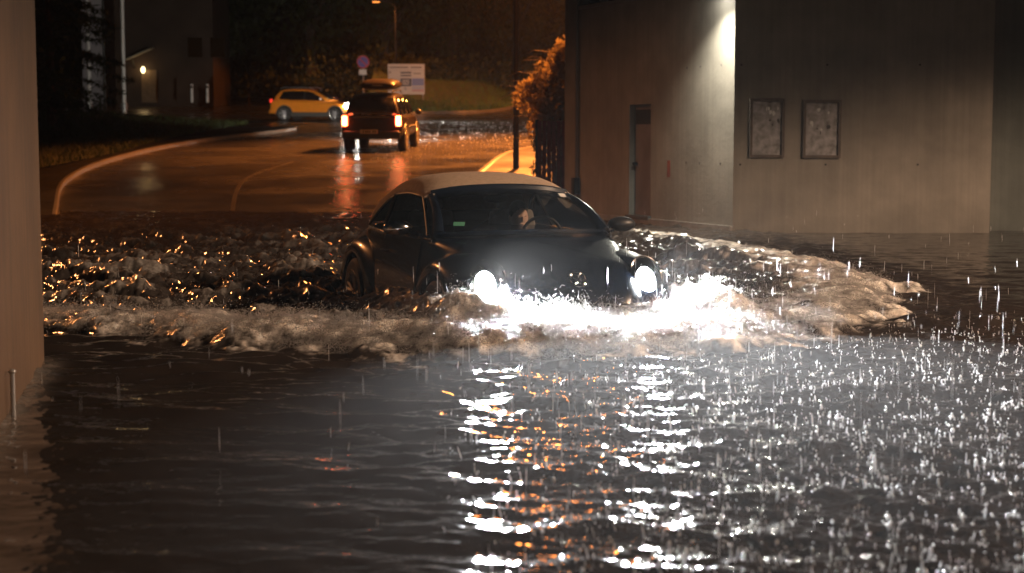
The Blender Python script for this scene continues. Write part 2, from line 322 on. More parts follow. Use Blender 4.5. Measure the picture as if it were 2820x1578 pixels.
t2 = n.new('ShaderNodeTexNoise'); t2.inputs['Scale'].default_value = 60; t2.inputs['Detail'].default_value = 4; l.new(tc.outputs['Object'], t2.inputs[0])
bp = n.new('ShaderNodeBump'); bp.inputs['Distance'].default_value = .01; l.new(t2.outputs[0], bp.inputs['Height'])
bs = n.new('ShaderNodeMapRange'); bs.inputs[3].default_value = .02; bs.inputs[4].default_value = .5; l.new(cl.outputs[0], bs.inputs[0]); l.new(bs.outputs[0], bp.inputs['Strength']); l.new(bp.outputs[0], b.inputs['Normal'])
wat = npmesh('flood_water', np.stack([WX, WY, WZ], -1).reshape(-1, 3), Fq, mw, attrs={'foam': WF, 'chop': WCH}); wat['kind'] = 'structure'
# ------------------------------------------------------------------ drops, spray, rain and splashes (uncountable: one object each)
def drops(name, C, D, Rr, m, n=5):          # spindles: centres C, half-axis vectors D, radii Rr
    C = np.asarray(C); D = np.asarray(D); k = len(C); dn = D/np.maximum(np.linalg.norm(D, axis=1, keepdims=True), 1e-9)
    ref = np.where(np.abs(dn[:, 2:3]) < .9, np.array([[0, 0, 1.]]), np.array([[1., 0, 0]])); a = np.cross(dn, ref); a /= np.linalg.norm(a, axis=1, keepdims=True); b_ = np.cross(dn, a)
    rings = [(-1, 0.02), (-.55, .8), (.1, 1.), (.65, .7), (1, .02)]; V = []
    for o, s in rings:
        for j in range(n):
            th = 2*math.pi*j/n; V.append(C+D*o+(a*math.cos(th)+b_*math.sin(th))*(Rr[:, None]*s))
    V = np.stack(V, 1); m_ = V.shape[1]; f = []
    for r in range(len(rings)-1):
        for j in range(n): f.append((r*n+j, r*n+(j+1) % n, (r+1)*n+(j+1) % n, (r+1)*n+j))
    Fq = (np.array(f)[None]+(np.arange(k)*m_)[:, None, None]).reshape(-1, 4)
    return npmesh(name, V.reshape(-1, 3), Fq, m)
M_drop = mat('water_drop', (.85, .85, .85), .3, trans=.4, ior=1.33)
M_spray = mat('spray_water', (.45, .43, .41), .25, trans=.35, ior=1.33)
def wz(x, y): return water_fields(np.asarray(x, float), np.asarray(y, float))[0]
# spray thrown off the nose and headlights
k = 15000; side = rng.choice([-1, 1], k); vv = np.where(rng.random(k) < .55, side*(.55+.22*rng.standard_normal(k)), rng.uniform(-.9, .9, k)); uu = .12+np.abs(rng.standard_normal(k))*.34
hh = np.abs(rng.exponential(.036, k))*np.exp(-(np.abs(uu-.1)/.9)); sx, sy = carw(uu, vv); sz = np.maximum(wz(sx, sy), .02)+hh+.004
vel = np.stack([np.sign(vv)*.7*rng.random(k)*cy_+.5*sy_, np.sign(vv)*.4*rng.random(k)*sy_-.4*cy_, rng.standard_normal(k)*.8+.2], 1)+.5*rng.standard_normal((k, 3)); vel /= np.linalg.norm(vel, axis=1, keepdims=True)
o = drops('car_spray', np.stack([sx, sy, sz], 1), vel*rng.uniform(.003, .022, k)[:, None], rng.uniform(.0006, .0024, k), M_spray); o['kind'] = 'stuff'
# flecks of broken water riding on the bow wave
k = 110000; tt = rng.beta(1.5, 1.6, k)*(len(FRONT)-4); i0 = tt.astype(int); fr = tt-i0; bx = FRONT[i0]*(1-fr)[:, None]+FRONT[i0+1]*fr[:, None]; dd_ = FRONT[i0+1]-FRONT[i0]; nn_ = np.stack([-dd_[:, 1], dd_[:, 0]], 1); nn_ /= np.linalg.norm(nn_, axis=1, keepdims=True)
off = rng.gamma(2.2, .24, k)-.05; fx, fy = (bx+nn_*off[:, None]).T; fz = wz(fx, fy)+rng.exponential(.022, k)
keep = (np.abs(carl(fx, fy)[1]) > .8) | (carl(fx, fy)[0] > .1); dirs = rng.standard_normal((k, 3)); dirs /= np.linalg.norm(dirs, axis=1, keepdims=True)
o = drops('wave_flecks', np.stack([fx, fy, fz], 1)[keep], (dirs*rng.uniform(.002, .011, k)[:, None])[keep], rng.uniform(.0007, .0020, k)[keep], M_spray, 3); o['kind'] = 'stuff'
# splash jets where the rain hits the flood
k = 3600; jy = 4.6+7.0*rng.random(k)**1.1; lat = rng.beta(1.9, 1.25, k); jx = -.35+lat*(.36*jy+.9); jd = front_dist(jx, jy)[0]; kp = jd < -.15; jx, jy = jx[kp], jy[kp]; k = len(jx)
hj = np.where(rng.random(k) < .5, .45, 1.)*rng.gamma(2., .0085, k)+.003; jz = wz(jx, jy)
C = np.stack([jx, jy, jz+hj*.45], 1); D = np.stack([rng.normal(0, .08, k)*hj, rng.normal(0, .08, k)*hj, hj*.5], 1)
C2 = np.stack([jx+rng.normal(0, .006, k), jy+rng.normal(0, .006, k), jz+hj*(1.15+.5*rng.random(k))], 1); r2 = rng.gamma(3., .0008, k)+.0007
o = drops('rain_splashes', np.concatenate([C, C2]), np.concatenate([D, np.stack([0*r2, 0*r2, r2*1.2], 1)]), np.concatenate([rng.gamma(3., .0009, k)+.0008, r2]), M_drop, 6); o['kind'] = 'stuff'
# falling rain
k = 2000; ry = rng.uniform(4.5, 30, k); rx = rng.uniform(-.36, .36, k)*ry; rz = .02+np.where(ry > 12, .5, .62)*rng.random(k)**1.3
kp = ~((np.abs(carl(rx, ry)[1]) < 1.0)*(carl(rx, ry)[0] < .1)*(carl(rx, ry)[0] > -4.4)); kp &= ((rx > -.05*ry) | (rng.random(k) < .25)) & ((ry < 13) | (rng.random(k) < .12)); rx, ry, rz = rx[kp], ry[kp], rz[kp]; k = len(rx)
o = drops('raindrops', np.stack([rx, ry, rz], 1), np.stack([rng.normal(0, .001, k), 0*rx, np.minimum(rng.gamma(2., .014, k)+.008, .08)], 1), rng.gamma(4., .00025, k)+.0002, M_drop, 4); o['kind'] = 'stuff'
k = 700; ry = rng.uniform(42, 72, k); rx = -1.2+rng.uniform(-.06, .04, k)*ry; rz = gz(ry)+.02
o = drops('road_splashes', np.stack([rx, ry, rz+.03], 1), np.stack([0*rx, 0*rx, rng.uniform(.012, .035, k)], 1), rng.uniform(.004, .012, k), M_drop, 4); o['kind'] = 'stuff'
# ------------------------------------------------------------------ wheels
def wheel(parent, c, r=.33, wd=.2, side=1, spokes=5, rim=.68):
    ty = MB().lathe([(r*.62, -wd/2), (r*.9, -wd/2), (r*.985, -wd*.36), (r, 0), (r*.985, wd*.36), (r*.9, wd/2), (r*.62, wd/2)], 32, c).build('wheel', M_rub, parent)
    mb = MB(); f = side*wd*.46
    mb.lathe([(r*rim, f), (r*(rim-.02), f+side*.012), (r*(rim-.09), f+side*.004), (r*(rim-.1), f-side*.05)], 32, c)
    mb.lathe([(.001, f-side*.005), (r*.14, f-side*.005), (r*.17, f-side*.03)], 16, c)
    for k in range(spokes):
        a = 2*math.pi*k/spokes+.3
        for da in (-.13, .13):
            p0 = Vector((c[0]+r*.1*math.cos(a+da*2), c[1]+f-side*.018, c[2]+r*.1*math.sin(a+da*2))); p1 = Vector((c[0]+r*(rim-.05)*math.cos(a+da), c[1]+f-side*.008, c[2]+r*(rim-.05)*math.sin(a+da)))
            mb.tube([p0, p1], [r*.055, r*.06], 6)
    mb.build('rim', M_alloy, ty); MB().lathe([(.001, f-side*.06), (r*(rim-.06), f-side*.06)], 24, c).build('brake_disc', M_dark, ty); return ty
# ------------------------------------------------------------------ the cabriolet in the flood
bz = thing('cabriolet', 'dark navy rounded cabriolet with tan soft top driving through the flood water', 'car', (CARX, CARY, ROADZ), YAW-math.pi/2)
Tc = [(-4.28, .55), (-4.22, .70), (-4.05, .86), (-3.75, .98), (-3.4, 1.02), (-2.6, 1.0), (-1.3, 1.0), (-.9, .945), (-.5, .85), (-.25, .755), (-.1, .65), (-.02, .53), (0, .45)]
Ws = [(-4.28, .32), (-4.1, .52), (-3.7, .70), (-3.2, .775), (-2.5, .80), (-1.5, .78), (-1.2, .74), (-.9, .67), (-.5, .56), (-.25, .49), (-.1, .42), (0, .34)]
Wl = [(-4.28, .5), (-4.1, .72), (-3.7, .83), (-3, .855), (-1.5, .855), (-.7, .82), (-.3, .72), (-.1, .60), (0, .5)]
def body_sec(u):
    t, s, wl = lerp(Tc, u), lerp(Ws, u), lerp(Wl, u); drop = .055 if u < -.3 else .05; h = t-drop
    half = [(0, .2), (wl*.8, .2), (wl*.97, .25), (wl, .36), (wl*.995, .52*h+.06), (s*.35+wl*.65, .74*h), (s*.8+wl*.2, .93*h), (s, h), (s*.93, h+drop*.4), (s*.6, t-drop*.28), (s*.25, t-.006), (0, t)]
    return [(u, v, z) for v, z in half]+[(u, -v, z) for v, z in half[-2:0:-1]]
us = [-4.28, -4.24, -4.15, -4.0, -3.75, -3.45, -3.1, -2.7, -2.3, -1.9, -1.6, -1.35, -1.15, -.9, -.7, -.5, -.35, -.22, -.12, -.05, 0]
MB().loft([body_sec(u) for u in us], closed=True, cap=True).build('body', M_navy, bz, sub=1, angle=70)
def fender(cu, sgn, Rf, Rr, Rt, vin, name='fender'):
    secs = []
    prof = [(1.0, vin), (1.0, vin+.10), (.975, vin+.20), (.92, vin+.28), (.83, .872), (.75, .892), (0, .895), (0, .86), (0, .7)]
    for k in range(25):
        a = R(-12+204*k/24); ca, sa = math.cos(a), math.sin(a); ro = 1/math.sqrt((ca/(Rf if ca > 0 else Rr))**2+(sa/Rt)**2) if sa > 0 else (Rf if ca > 0 else Rr)*.97; rw = .372; row = []
        for s, v in prof: r = rw+(ro-rw)*((s-.6)/.4 if s else 0); r = ro*s if s >= .9 else (rw+(ro-rw)*(.55 if s == .83 else .28) if s else rw+(.0 if v > .88 else -.004)); row.append((cu+r*ca, sgn*v, .34+r*sa))
        secs.append(row)
    return MB().loft(secs).build(name, M_navy, bz, sub=1, angle=60)
for s in (1, -1):
    fender(-.90, s, .78, .86, .545, .50); fender(-3.42, s, .84, .84, .56, .52)
    wheel(bz, (-.88, s*.80, .335), .335, .19, s); wheel(bz, (-3.42, s*.80, .335), .335, .19, s)
# door skins with handle and shut lines
for s in (1, -1):
    secs = []
    for u in (-1.52, -1.6, -2.0, -2.4, -2.58):
        sec = body_sec(u)[2:8]; secs.append([(u, s*(v+.006), z) for _, v, z in sec])
    d = MB().loft(secs).build('door', M_navy, bz, sub=1, angle=70)
    MB().tube([(-2.30, s*.855, .80), (-2.34, s*.872, .802), (-2.48, s*.872, .802), (-2.52, s*.855, .80)], .012, 8).build('handle', M_navy, d)
    MB().tube([(u, s*(lerp(Ws, u)+.004), lerp(Tc, u)-.052) for u in (-1.35, -1.6, -2.0, -2.5, -3.0, -3.3)], .009, 6).build('belt_trim', M_chrome, bz)
# windscreen, pillars, soft top, side glass
WB = [(-1.34, .70, .985), (-1.2, .45, 1.0), (-1.13, 0, 1.008)]; WT = [(-1.93, .585, 1.262), (-1.87, .36, 1.30), (-1.85, 0, 1.314)]
def wsrow(k):
    L = [tuple(np.array(b)*(1-k)+np.array(t)*k) for b, t in zip(WB, WT)]; L = [Vector(p)+Vector((.05*math.sin(math.pi*k), 0, .035*math.sin(math.pi*k))) for p in L]
    return smooth_line(L+[Vector((p.x, -p.y, p.z)) for p in L[-2::-1]], 4)
MB().loft([wsrow(k/8) for k in range(9)]).build('windscreen', M_glass, bz)
fr = [Vector(p) for p in wsrow(0)]; tp = [Vector(p) for p in wsrow(1)]
ap = MB()
for s in (0, -1): ap.tube([wsrow(k/8)[s] for k in range(9)], [.05, .048, .044, .04, .038, .036, .035, .035, .036], 8)
ap.tube([p+Vector((0, 0, .012)) for p in tp], .042, 8); ap.tube(fr, .022, 6); ap.build('windscreen_frame', M_navy, bz)
def vside(z): return .785-(z-.96)*.46
TT = [(-3.84, 1.0), (-3.75, 1.06), (-3.6, 1.165), (-3.35, 1.30), (-3.05, 1.395), (-2.7, 1.455), (-2.35, 1.458), (-2.1, 1.425), (-1.88, 1.345)]
BT = [(-3.84, .985), (-3.4, .985), (-3.28, .985), (-3.2, 1.06), (-3.1, 1.14), (-2.95, 1.215), (-2.75, 1.265), (-2.4, 1.287), (-2.1, 1.275), (-1.88, 1.25)]
secs = []
for u in (-3.84, -3.75, -3.6, -3.42, -3.28, -3.2, -3.1, -2.95, -2.75, -2.4, -2.1, -1.94, -1.88):
    t, bt = lerp(TT, u), lerp(BT, u); sh = max(bt+.004, t-.10-.03*(u < -3)); pinch = 1 if u > -3.28 else 1-.55*((-3.28-u)/.56)**1.6
    half = [(vside(bt), bt), (vside((bt+sh)/2)+.004, (bt+sh)/2), (vside(sh)-.015, sh), (vside(sh)*.82, sh+(t-sh)*.58), (vside(sh)*.5, sh+(t-sh)*.88), (0, t)]
    half = [(v*pinch, z) for v, z in half]; secs.append([(u, v, z) for v, z in half]+[(u, -v, z) for v, z in half[-2::-1]])
MB().loft(secs).build('soft_top', M_fab, bz, sub=1, solid=.02, angle=80)
for s in (1, -1):
    ol = [(-1.40, .975), (-1.94, 1.245), (-2.1, 1.268), (-2.4, 1.28), (-2.75, 1.258), (-2.95, 1.208), (-3.1, 1.132), (-3.2, 1.05), (-3.27, .98)]
    top = smooth_line([(u, s*(vside(z)-.008), z) for u, z in ol], 3)
    g = MB().loft([[p, Vector((p.x, s*(vside(.965)-.008), .965))] for p in top]).build('side_window', M_glass, bz)
    MB().tube(top, .014, 6).build('window_seal', M_dark, bz)
    MB().tube([(-2.72, s*(vside(.97)-.004), .97), (-2.80, s*(vside(1.255)-.004), 1.255)], .018, 6).build('window_post', M_dark, bz)
    # door mirror
    mm = MB().ell((-1.60, s*.965, 1.03), (.075, .125, .062), 16, 10).build('door_mirror', M_chrome if s < 0 else M_dark, bz); MB().tube([(-1.58, s*.80, .965), (-1.59, s*.90, 1.0)], [.03, .022], 8).build('mirror_arm', M_navy, mm)
    # headlight: dark bowl, bright lamp face, trim ring
    nd = Vector((.86, s*.10, .36)).normalized(); q = nd.to_track_quat('X', 'Z').to_matrix(); c = Vector((-.335, s*.625, .69))
    hb = MB().ell(c, (.075, .135, .165), 20, 12, q).build('headlight', M_dglass, bz)
    MB().ell(c+nd*.035-q@Vector((0, .03, .03)), (.056, .085, .115), 18, 10, q).build('lamp_face', M_head, hb)
    rg = [c+q@Vector((.012, .137*math.cos(a), .168*math.sin(a))) for a in np.linspace(0, 2*math.pi, 28)]; MB().tube(rg, .009, 6).build('trim_ring', M_chrome, hb)
    sp = bpy.data.lights.new('headlight_beam', 'SPOT'); sp.energy = 9000; sp.color = (.94, .97, 1); sp.spot_size = R(88); sp.spot_blend = 1.0; sp.shadow_soft_size = .09
    so = link(bpy.data.objects.new('headlight_beam', sp), bz); so.location = c+nd*.13; so.rotation_euler = Vector((1, .10+s*.05, -.10)).to_track_quat('-Z', 'Z').to_euler()
    MB().tube([(-.05, s*.30, .52), (-.045, s*.42, .52), (-.10, s*.55, .52)], .014, 6).build('bumper_trim', M_chrome, bz)
# round nose emblem: ring and two stacked chevrons
be = Vector((-.155, 0, .705)); qb = Vector((.8, 0, .6)).to_track_quat('X', 'Z').to_matrix(); e = MB()
e.tube([be+qb@Vector((.012, .062*math.cos(a), .062*math.sin(a))) for a in np.linspace(0, 2*math.pi, 24)], .006, 6)
for pts in ([(-.03, .05), (0, .005), (.03, .05)], [(-.052, .02), (-.027, -.045), (0, -.005), (.027, -.045), (.052, .02)]): e.tube([be+qb@Vector((.014, y, z)) for y, z in pts], .006, 6)
e.build('emblem', M_chrome, bz); MB().ell(be, (.012, .058, .058), 18, 8, qb).build('emblem_disc', M_dglass, bz)
# cabin
MB().box((-1.62, 0, .86), (.42, 1.36, .22)).build('dashboard', M_int, bz, bevel=.05)
MB().lathe([(.185, -.012), (.2, 0), (.185, .012), (.172, 0), (.185, -.012)], 24, (0, 0, 0), 'x').build('steering_wheel', M_int, bz).location = (-1.90, .37, .90)
for s in (1, -1):
    st = MB().box((-2.62, s*.37, .82), (.16, .48, .62), ry=R(-14), taper=.86).build('seat', M_seat, bz, bevel=.05, sub=1)
    MB().box((-2.72, s*.37, 1.2), (.10, .27, .17), ry=R(-10), taper=.85).build('headrest', M_seat, st, bevel=.04, sub=1)
MB().box((-3.25, 0, .84), (.2, 1.2, .5), ry=R(-16)).build('rear_seat', M_int, bz, bevel=.05)
MB().ell((-2.0, 0, 1.24), (.02, .11, .035)).build('inside_mirror', M_dark, bz)
MB().tube([(-1.255, -.47, 1.015), (-1.6, -.05, 1.19)], .0035, 5).build('wiper', M_dark, bz)
wp = wsrow(.14); wq = wsrow(.18)
MB().box(Vector(wp[-3])+Vector((.012, .05, .02)), (.004, .09, .05), ry=R(-55), rz=R(-25)).build('windscreen_sticker', mat('green_sticker', (.10, .33, .22), .5), bz)
MB().box(Vector(wsrow(.93)[1])+Vector((.014, -.02, .008)), (.004, .07, .05), ry=R(-55), rz=R(25)).build('windscreen_sticker', M_white, bz)
# ------------------------------------------------------------------ the driver
def skinned(name, joints, bones, radii, m, parent=None, sub=2):
    me = bpy.data.meshes.new(name); me.from_pydata(joints, bones, []); me.update(); o = link(bpy.data.objects.new(name, me), parent)
    sk = o.modifiers.new('k', 'SKIN'); ly = me.skin_vertices[0] if me.skin_vertices else None
    if ly is None:
        bm = bmesh.new(); bm.from_mesh(me); bm.verts.layers.skin.verify(); bm.to_mesh(me); bm.free(); ly = me.skin_vertices[0]
    for i, r in enumerate(radii): ly.data[i].radius = (r, r) if not isinstance(r, tuple) else r
    ly.data[0].use_root = True; mo = o.modifiers.new('u', 'SUBSURF'); mo.levels = sub; mo.render_levels = sub; me.materials.append(m); return o
M_skin = mat('skin', (.42, .27, .2), .55); M_coat = mat('dark_jacket', (.02, .02, .025), .8, bump=.2); M_hair = mat('dark_hair', (.02, .014, .01), .6, bump=.4)
dx_, dy_ = carw(-2.40, .37)
dr = thing('person', 'driver in dark clothes behind the steering wheel of the flooded cabriolet', 'person', (dx_, dy_, ROADZ+.36), YAW-math.pi/2)
J = [(-.12, 0, .0), (-.15, 0, .25), (-.14, 0, .47), (-.12, 0, .56), (-.13, .19, .46), (.10, .25, .30), (.34, .16, .46), (-.13, -.19, .46), (.10, -.25, .30), (.34, -.16, .46), (.28, .12, .02), (.62, .13, -.04), (.28, -.12, .02), (.62, -.13, -.04)]
B = [(0, 1), (1, 2), (2, 3), (2, 4), (4, 5), (5, 6), (2, 7), (7, 8), (8, 9), (0, 10), (10, 11), (0, 12), (12, 13)]
skinned('body', J, B, [(.15, .12), (.15, .12), (.12, .1), .055, .075, .052, .036, .075, .052, .036, .08, .055, .08, .055], M_coat, dr)
hd = MB().ell((-.08, 0, .70), (.098, .076, .125), 20, 14); hd.ell((.018, 0, .685), (.02, .014, .026), 8, 6); hd.ell((-.09, .078, .69), (.018, .012, .032), 8, 6); hd.ell((-.09, -.078, .69), (.018, .012, .032), 8, 6); hd.ell((.0, 0, .64), (.014, .026, .008), 8, 6)
for s in (1, -1): hd.ell((.004, s*.032, .712), (.012, .014, .008), 8, 6)
hd.build('head', M_skin, dr); MB().ell((-.1, 0, .735), (.105, .084, .112), 18, 12).build('hair', M_hair, dr)
for s in (1, -1):
    hm = MB().ell((.375, s*.165, .475), (.04, .022, .045), 12, 8)
    for k in range(4): hm.tube([(.39, s*(.17), .445+.022*k), (.425, s*.178, .447+.022*k), (.43, s*.155, .449+.022*k)], [.010, .009, .007], 6)
    hm.tube([(.37, s*.155, .51), (.395, s*.14, .53), (.42, s*.138, .525)], [.011, .010, .008], 6); hm.build('hand', M_skin, dr)
# ------------------------------------------------------------------ generic far cars
def car_shell(sections, m, parent, name='body', sub=1): return MB().loft([[(u, v, z) for v, z in h]+[(u, -v, z) for v, z in h[-2:0:-1]] for u, h in sections], closed=True, cap=True).build(name, m, parent, sub=sub, angle=60)
def arch(parent, c, r, s, m, wd=.05, v=None):
    mb = MB(); secs = []
    for k in range(17):
        a = R(-8+196*k/16); secs.append([(c[0]+q*math.cos(a), c[1]+s*o, c[2]+q*math.sin(a)) for q, o in ((r, .0), (r, .014), (r+wd, .014), (r+wd+.012, -.004))])
    MB().loft(secs).build('wheel_arch', m, parent); MB().lathe([(.001, s*.002), (r+.005, s*.002)], 24, c).build('wheel_well', M_dark, parent)
# orange-yellow hatchback
yp = P(316, 120.8, 75); YZ = float(gz(75)); ya = R(-13)
yc = thing('hatchback', 'small orange yellow hatchback crossing the junction with headlight on', 'car', (yp.x, 75, YZ), ya, rx=0)
yc.rotation_euler = (R(2.2), R(.8), ya)
L0 = [(-1.98, .60, .80, .40), (-1.93, .92, .82, .30), (-1.75, .97, .84, .24), (-1.3, .96, .845, .22), (-.4, .93, .845, .22), (.5, .90, .845, .22), (.95, .88, .84, .22), (1.4, .80, .82, .24), (1.75, .70, .74, .25), (1.92, .60, .64, .28), (1.98, .50, .55, .34)]
car_shell([(u, [(0, b), (wd*.85, b), (wd, b+.08), (wd, (b+h)/2), (wd*.97, h-.06), (wd*.9, h), (wd*.5, h+.02), (0, h+.025)]) for u, h, wd, b in L0], M_yel, yc)
RH = [(-1.90, .95, .62), (-1.62, 1.36, .56), (-1.45, 1.44, .565), (-.9, 1.475, .58), (-.2, 1.465, .58), (.15, 1.40, .575), (.55, 1.19, .60), (.98, .93, .66)]
car_shell([(u, [(0, .8), (.73, .8), (.735, .86), (max(wd+.02, .735-(h-.9)*.3), max(.9, h-.10)), (wd-.03, h-.03), (wd*.6, h), (0, h+.01)]) for u, h, wd in RH], M_yel, yc, 'roof')
for s in (1, -1):
    pl = [(-1.52, .99), (-1.36, 1.33), (-.9, 1.365), (-.2, 1.355), (.12, 1.295), (.46, 1.10), (.72, .95)]
    def vs_(z): return .752-(z-.9)*.27
    MB().loft([[(u, s*vs_(z), z), (u, s*vs_(.95+.02*(u < -1)), .955-.02*(u > 0)+.03*(u < -1))] for u, z in pl]).build('side_window', M_dglass, yc, solid=.012)
    for u in (-.28, ): MB().tube([(u, s*.745, .96), (u-.03, s*.635, 1.36)], .02, 6).build('door_pillar', M_dark, yc)
    arch(yc, (-1.24, s*.842, .31), .35, s, M_cladding); arch(yc, (1.23, s*.836, .31), .35, s, M_cladding)
    wheel(yc, (-1.24, s*.775, .31), .315, .2, s, 7, .84); wheel(yc, (1.23, s*.775, .31), .315, .2, s, 7, .84)
    MB().box((0, s*.83, .30), (1.86, .06, .2)).build('sill_cladding', M_cladding, yc, bevel=.02)
    MB().ell((.55, s*.90, 1.02), (.06, .10, .065), 12, 8).build('door_mirror', M_alloy, yc)
    MB().tube([(-.95, s*.85, .84), (-.78, s*.855, .835)], .014, 6).build('door_handle', M_yel, yc)
    MB().tube([(-1.5, s*.54, 1.47), (-1.4, s*.55, 1.53), (-.1, s*.56, 1.52), (.1, s*.55, 1.46)], .018, 6).build('roof_rail', M_alloy, yc)
    MB().ell((1.80, s*.66, .70), (.19, .17, .13), 14, 9).build('headlight', M_headY, yc); MB().ell((1.93, s*.55, .42), (.05, .07, .05), 10, 7).build('fog_lamp', M_headY, yc)
    MB().box((-1.93, s*.70, .90), (.10, .16, .18)).build('tail_light', emis('dim_tail_light', (1, .05, .03), 1.2), yc, bevel=.03)
MB().loft([[(u, v*wd, z) for v in (-1, 0, 1)] for u, z, wd in ((.20, 1.40, .52), (.55, 1.225, .57), (1.0, .965, .62))]).build('windscreen', M_dglass, yc, solid=.01)
MB().box((-1.99, 0, .42), (.08, 1.5, .24)).build('rear_bumper', M_yel, yc, bevel=.04); MB().box((1.97, 0, .36), (.08, 1.06, .2)).build('front_bumper', M_alloy, yc, bevel=.04)
yl = bpy.data.lights.new('hatchback_beam', 'SPOT'); yl.energy = 6500; yl.color = (1, .95, .85); yl.spot_size = R(75); yl.spot_blend = .7; yl.shadow_soft_size = .08
yo = link(bpy.data.objects.new('hatchback_beam', yl), yc); yo.location = (2.12, 0, .70); yo.rotation_euler = Vector((1, -.12, -.06)).to_track_quat('-Z', 'Z').to_euler()
# dark off-roader seen from behind
SY = 47.5; sp_ = P(372, 153.2, SY); SZ = float(gz(SY)); sa = R(86.2)
sv = thing('off_roader', 'dark brown off-roader seen from behind with red tail lights glowing', 'car', (sp_.x, SY, SZ), sa)
sv.rotation_euler = (0, R(-2.4), sa)
S0 = [(0.0, 1.0, .86, .5), (.06, 1.08, .90, .44), (.3, 1.1, .91, .40), (1.5, 1.09, .915, .38), (2.9, 1.07, .915, .38), (3.3, 1.05, .91, .40), (3.9, 1.0, .88, .42), (4.35, .94, .80, .46), (4.45, .8, .74, .5)]
car_shell([(u, [(0, b), (wd*.9, b), (wd, b+.1), (wd, (b+h)/2), (wd*.985, h-.08), (wd*.93, h), (wd*.5, h+.02), (0, h+.02)]) for u, h, wd, b in S0], M_suv, sv)
RG = [(.05, 1.06, .80), (.16, 1.35, .74), (.30, 1.66, .66), (.5, 1.72, .655), (1.6, 1.75, .66), (2.5, 1.71, .65), (2.9, 1.52, .66), (3.35, 1.06, .74)]
car_shell([(u, [(0, .98), (.82, .98), (.825, 1.06), (max(wd+.03, .82-(h-1.06)*.24), max(1.07, h-.14)), (wd, h-.03), (wd*.6, h), (0, h+.012)]) for u, h, wd in RG], M_suv, sv, 'roof')
MB().loft([[(u-.02, v, z) for v in (-wd, -wd*.5, 0, wd*.5, wd)] for u, z, wd in ((.05, 1.10, .74), (.14, 1.34, .70), (.27, 1.60, .62))]).build('rear_window', M_dglass, sv, solid=.02)
for s in (1, -1):
    def vq(z): return .842-(z-1.06)*.24
    for a, b_ in ((.35, 1.25), (1.33, 2.2), (2.28, 2.98)):
        t0, t1 = min(lerp(RG2, a) if False else 1.58, 1.58), (1.58 if b_ < 2.5 else 1.34)
        MB().loft([[(a+(.03 if a < .5 else 0), s*vq(1.10), 1.10), (a+(.10 if a < .5 else .02), s*vq(t0), t0)], [(b_+(.22 if b_ > 2.5 else 0), s*vq(1.10), 1.10), (b_-(.05 if b_ > 2.5 else .02), s*vq(t1), t1)]]).build('side_window', M_dglass, sv, solid=.012)
    arch(sv, (.88, s*.915, .38), .42, s, M_dark); arch(sv, (3.55, s*.91, .38), .42, s, M_dark)
    wheel(sv, (.88, s*.81, .375), .375, .25, s); wheel(sv, (3.55, s*.80, .375), .375, .25, s)
    tl = MB().box((-.01, s*.80, .93), (.10, .15, .30)).build('tail_light', M_tail, sv, bevel=.03); MB().box((-.07, s*.80, .93), (.02, .10, .22)).build('lamp_core', M_tailin, tl, bevel=.01)
    MB().ell((2.95, s*1.03, 1.13), (.07, .11, .09), 12, 8).build('door_mirror', M_dark, sv)
    MB().tube([(.45, s*.56, 1.74), (.55, s*.57, 1.80), (2.2, s*.57, 1.81), (2.4, s*.56, 1.74)], .022, 6).build('roof_rail', M_dark, sv)
    MB().tube([(u, s*.925, .72) for u in (1.35, 3.0)], .025, 6).build('side_moulding', M_cladding, sv)
    MB().tube([(u, s*.928, .97) for u in (1.05, 1.2)], .02, 6).build('door_handle', M_chrome, sv)
MB().box((-.07, 0, .52), (.14, 1.74, .24)).build('rear_bumper', M_dark, sv, bevel=.05)
pl = MB().box((-.155, .06, .62), (.02, .52, .12)).build('number_plate', mat('plate_white', (.45, .42, .38), .5), sv)
for i, q in enumerate((-.19, -.13, -.03, .03, .09, .16)): MB().box((-.168, .06+q, .62), (.006, .035, .07)).build('plate_character', M_dark, pl)
MB().tube([(.05, -.4, 1.09), (.02, .3, 1.13)], .012, 5).build('rear_wiper', M_steel, sv)
MB().box((-.02, 0, 1.045), (.03, 1.1, .03)).build('tailgate_trim', M_chrome, sv)
for s in (1, -1):
    MB().ell((4.40, s*.62, .78), (.08, .16, .11), 12, 8).build('headlight', M_headY, sv)
jl = bpy.data.lights.new('off_roader_beam', 'SPOT'); jl.energy = 9000; jl.color = (1, .93, .80); jl.spot_size = R(80); jl.spot_blend = .8; jl.shadow_soft_size = .1
jo = link(bpy.data.objects.new('off_roader_beam', jl), sv); jo.location = (4.6, 0, .80); jo.rotation_euler = Vector((1, .10, -.03)).to_track_quat('-Z', 'Z').to_euler()
# roof box on the off-roader
rb = thing('roof_box', 'long dark roof box strapped on top of the off-roader', 'roof box', (0, 0, 0), sa); rb.rotation_euler = sv.rotation_euler
rb.location = Vector((sp_.x, SY, SZ))+Euler(sv.rotation_euler).to_matrix()@Vector((.45, -.12, 1.83))
secs = []
for u, h, wd in ((-.05, .10, .36), (.0, .20, .50), (.15, .27, .55), (.6, .31, .57), (1.3, .30, .56), (1.8, .22, .50), (2.1, .12, .38), (2.18, .06, .2)):
    secs.append([(u, v*wd, .02+z*h) for v, z in ((-.9, 0), (-1, .35), (-.95, .75), (-.7, 1), (0, 1.05), (.7, 1), (.95, .75), (1, .35), (.9, 0))])
MB().loft(secs, closed=True, cap=True).build('box_shell', mat('roof_box_plastic', (.014, .010, .009), .4), rb, sub=1, angle=70)
MB().box((1.0, 0, .02), (1.5, .7, .03)).build('roof_rack', M_steel, rb); MB().box((-.055, 0, .14), (.02, .3, .035)).build('box_handle', M_steel, rb)
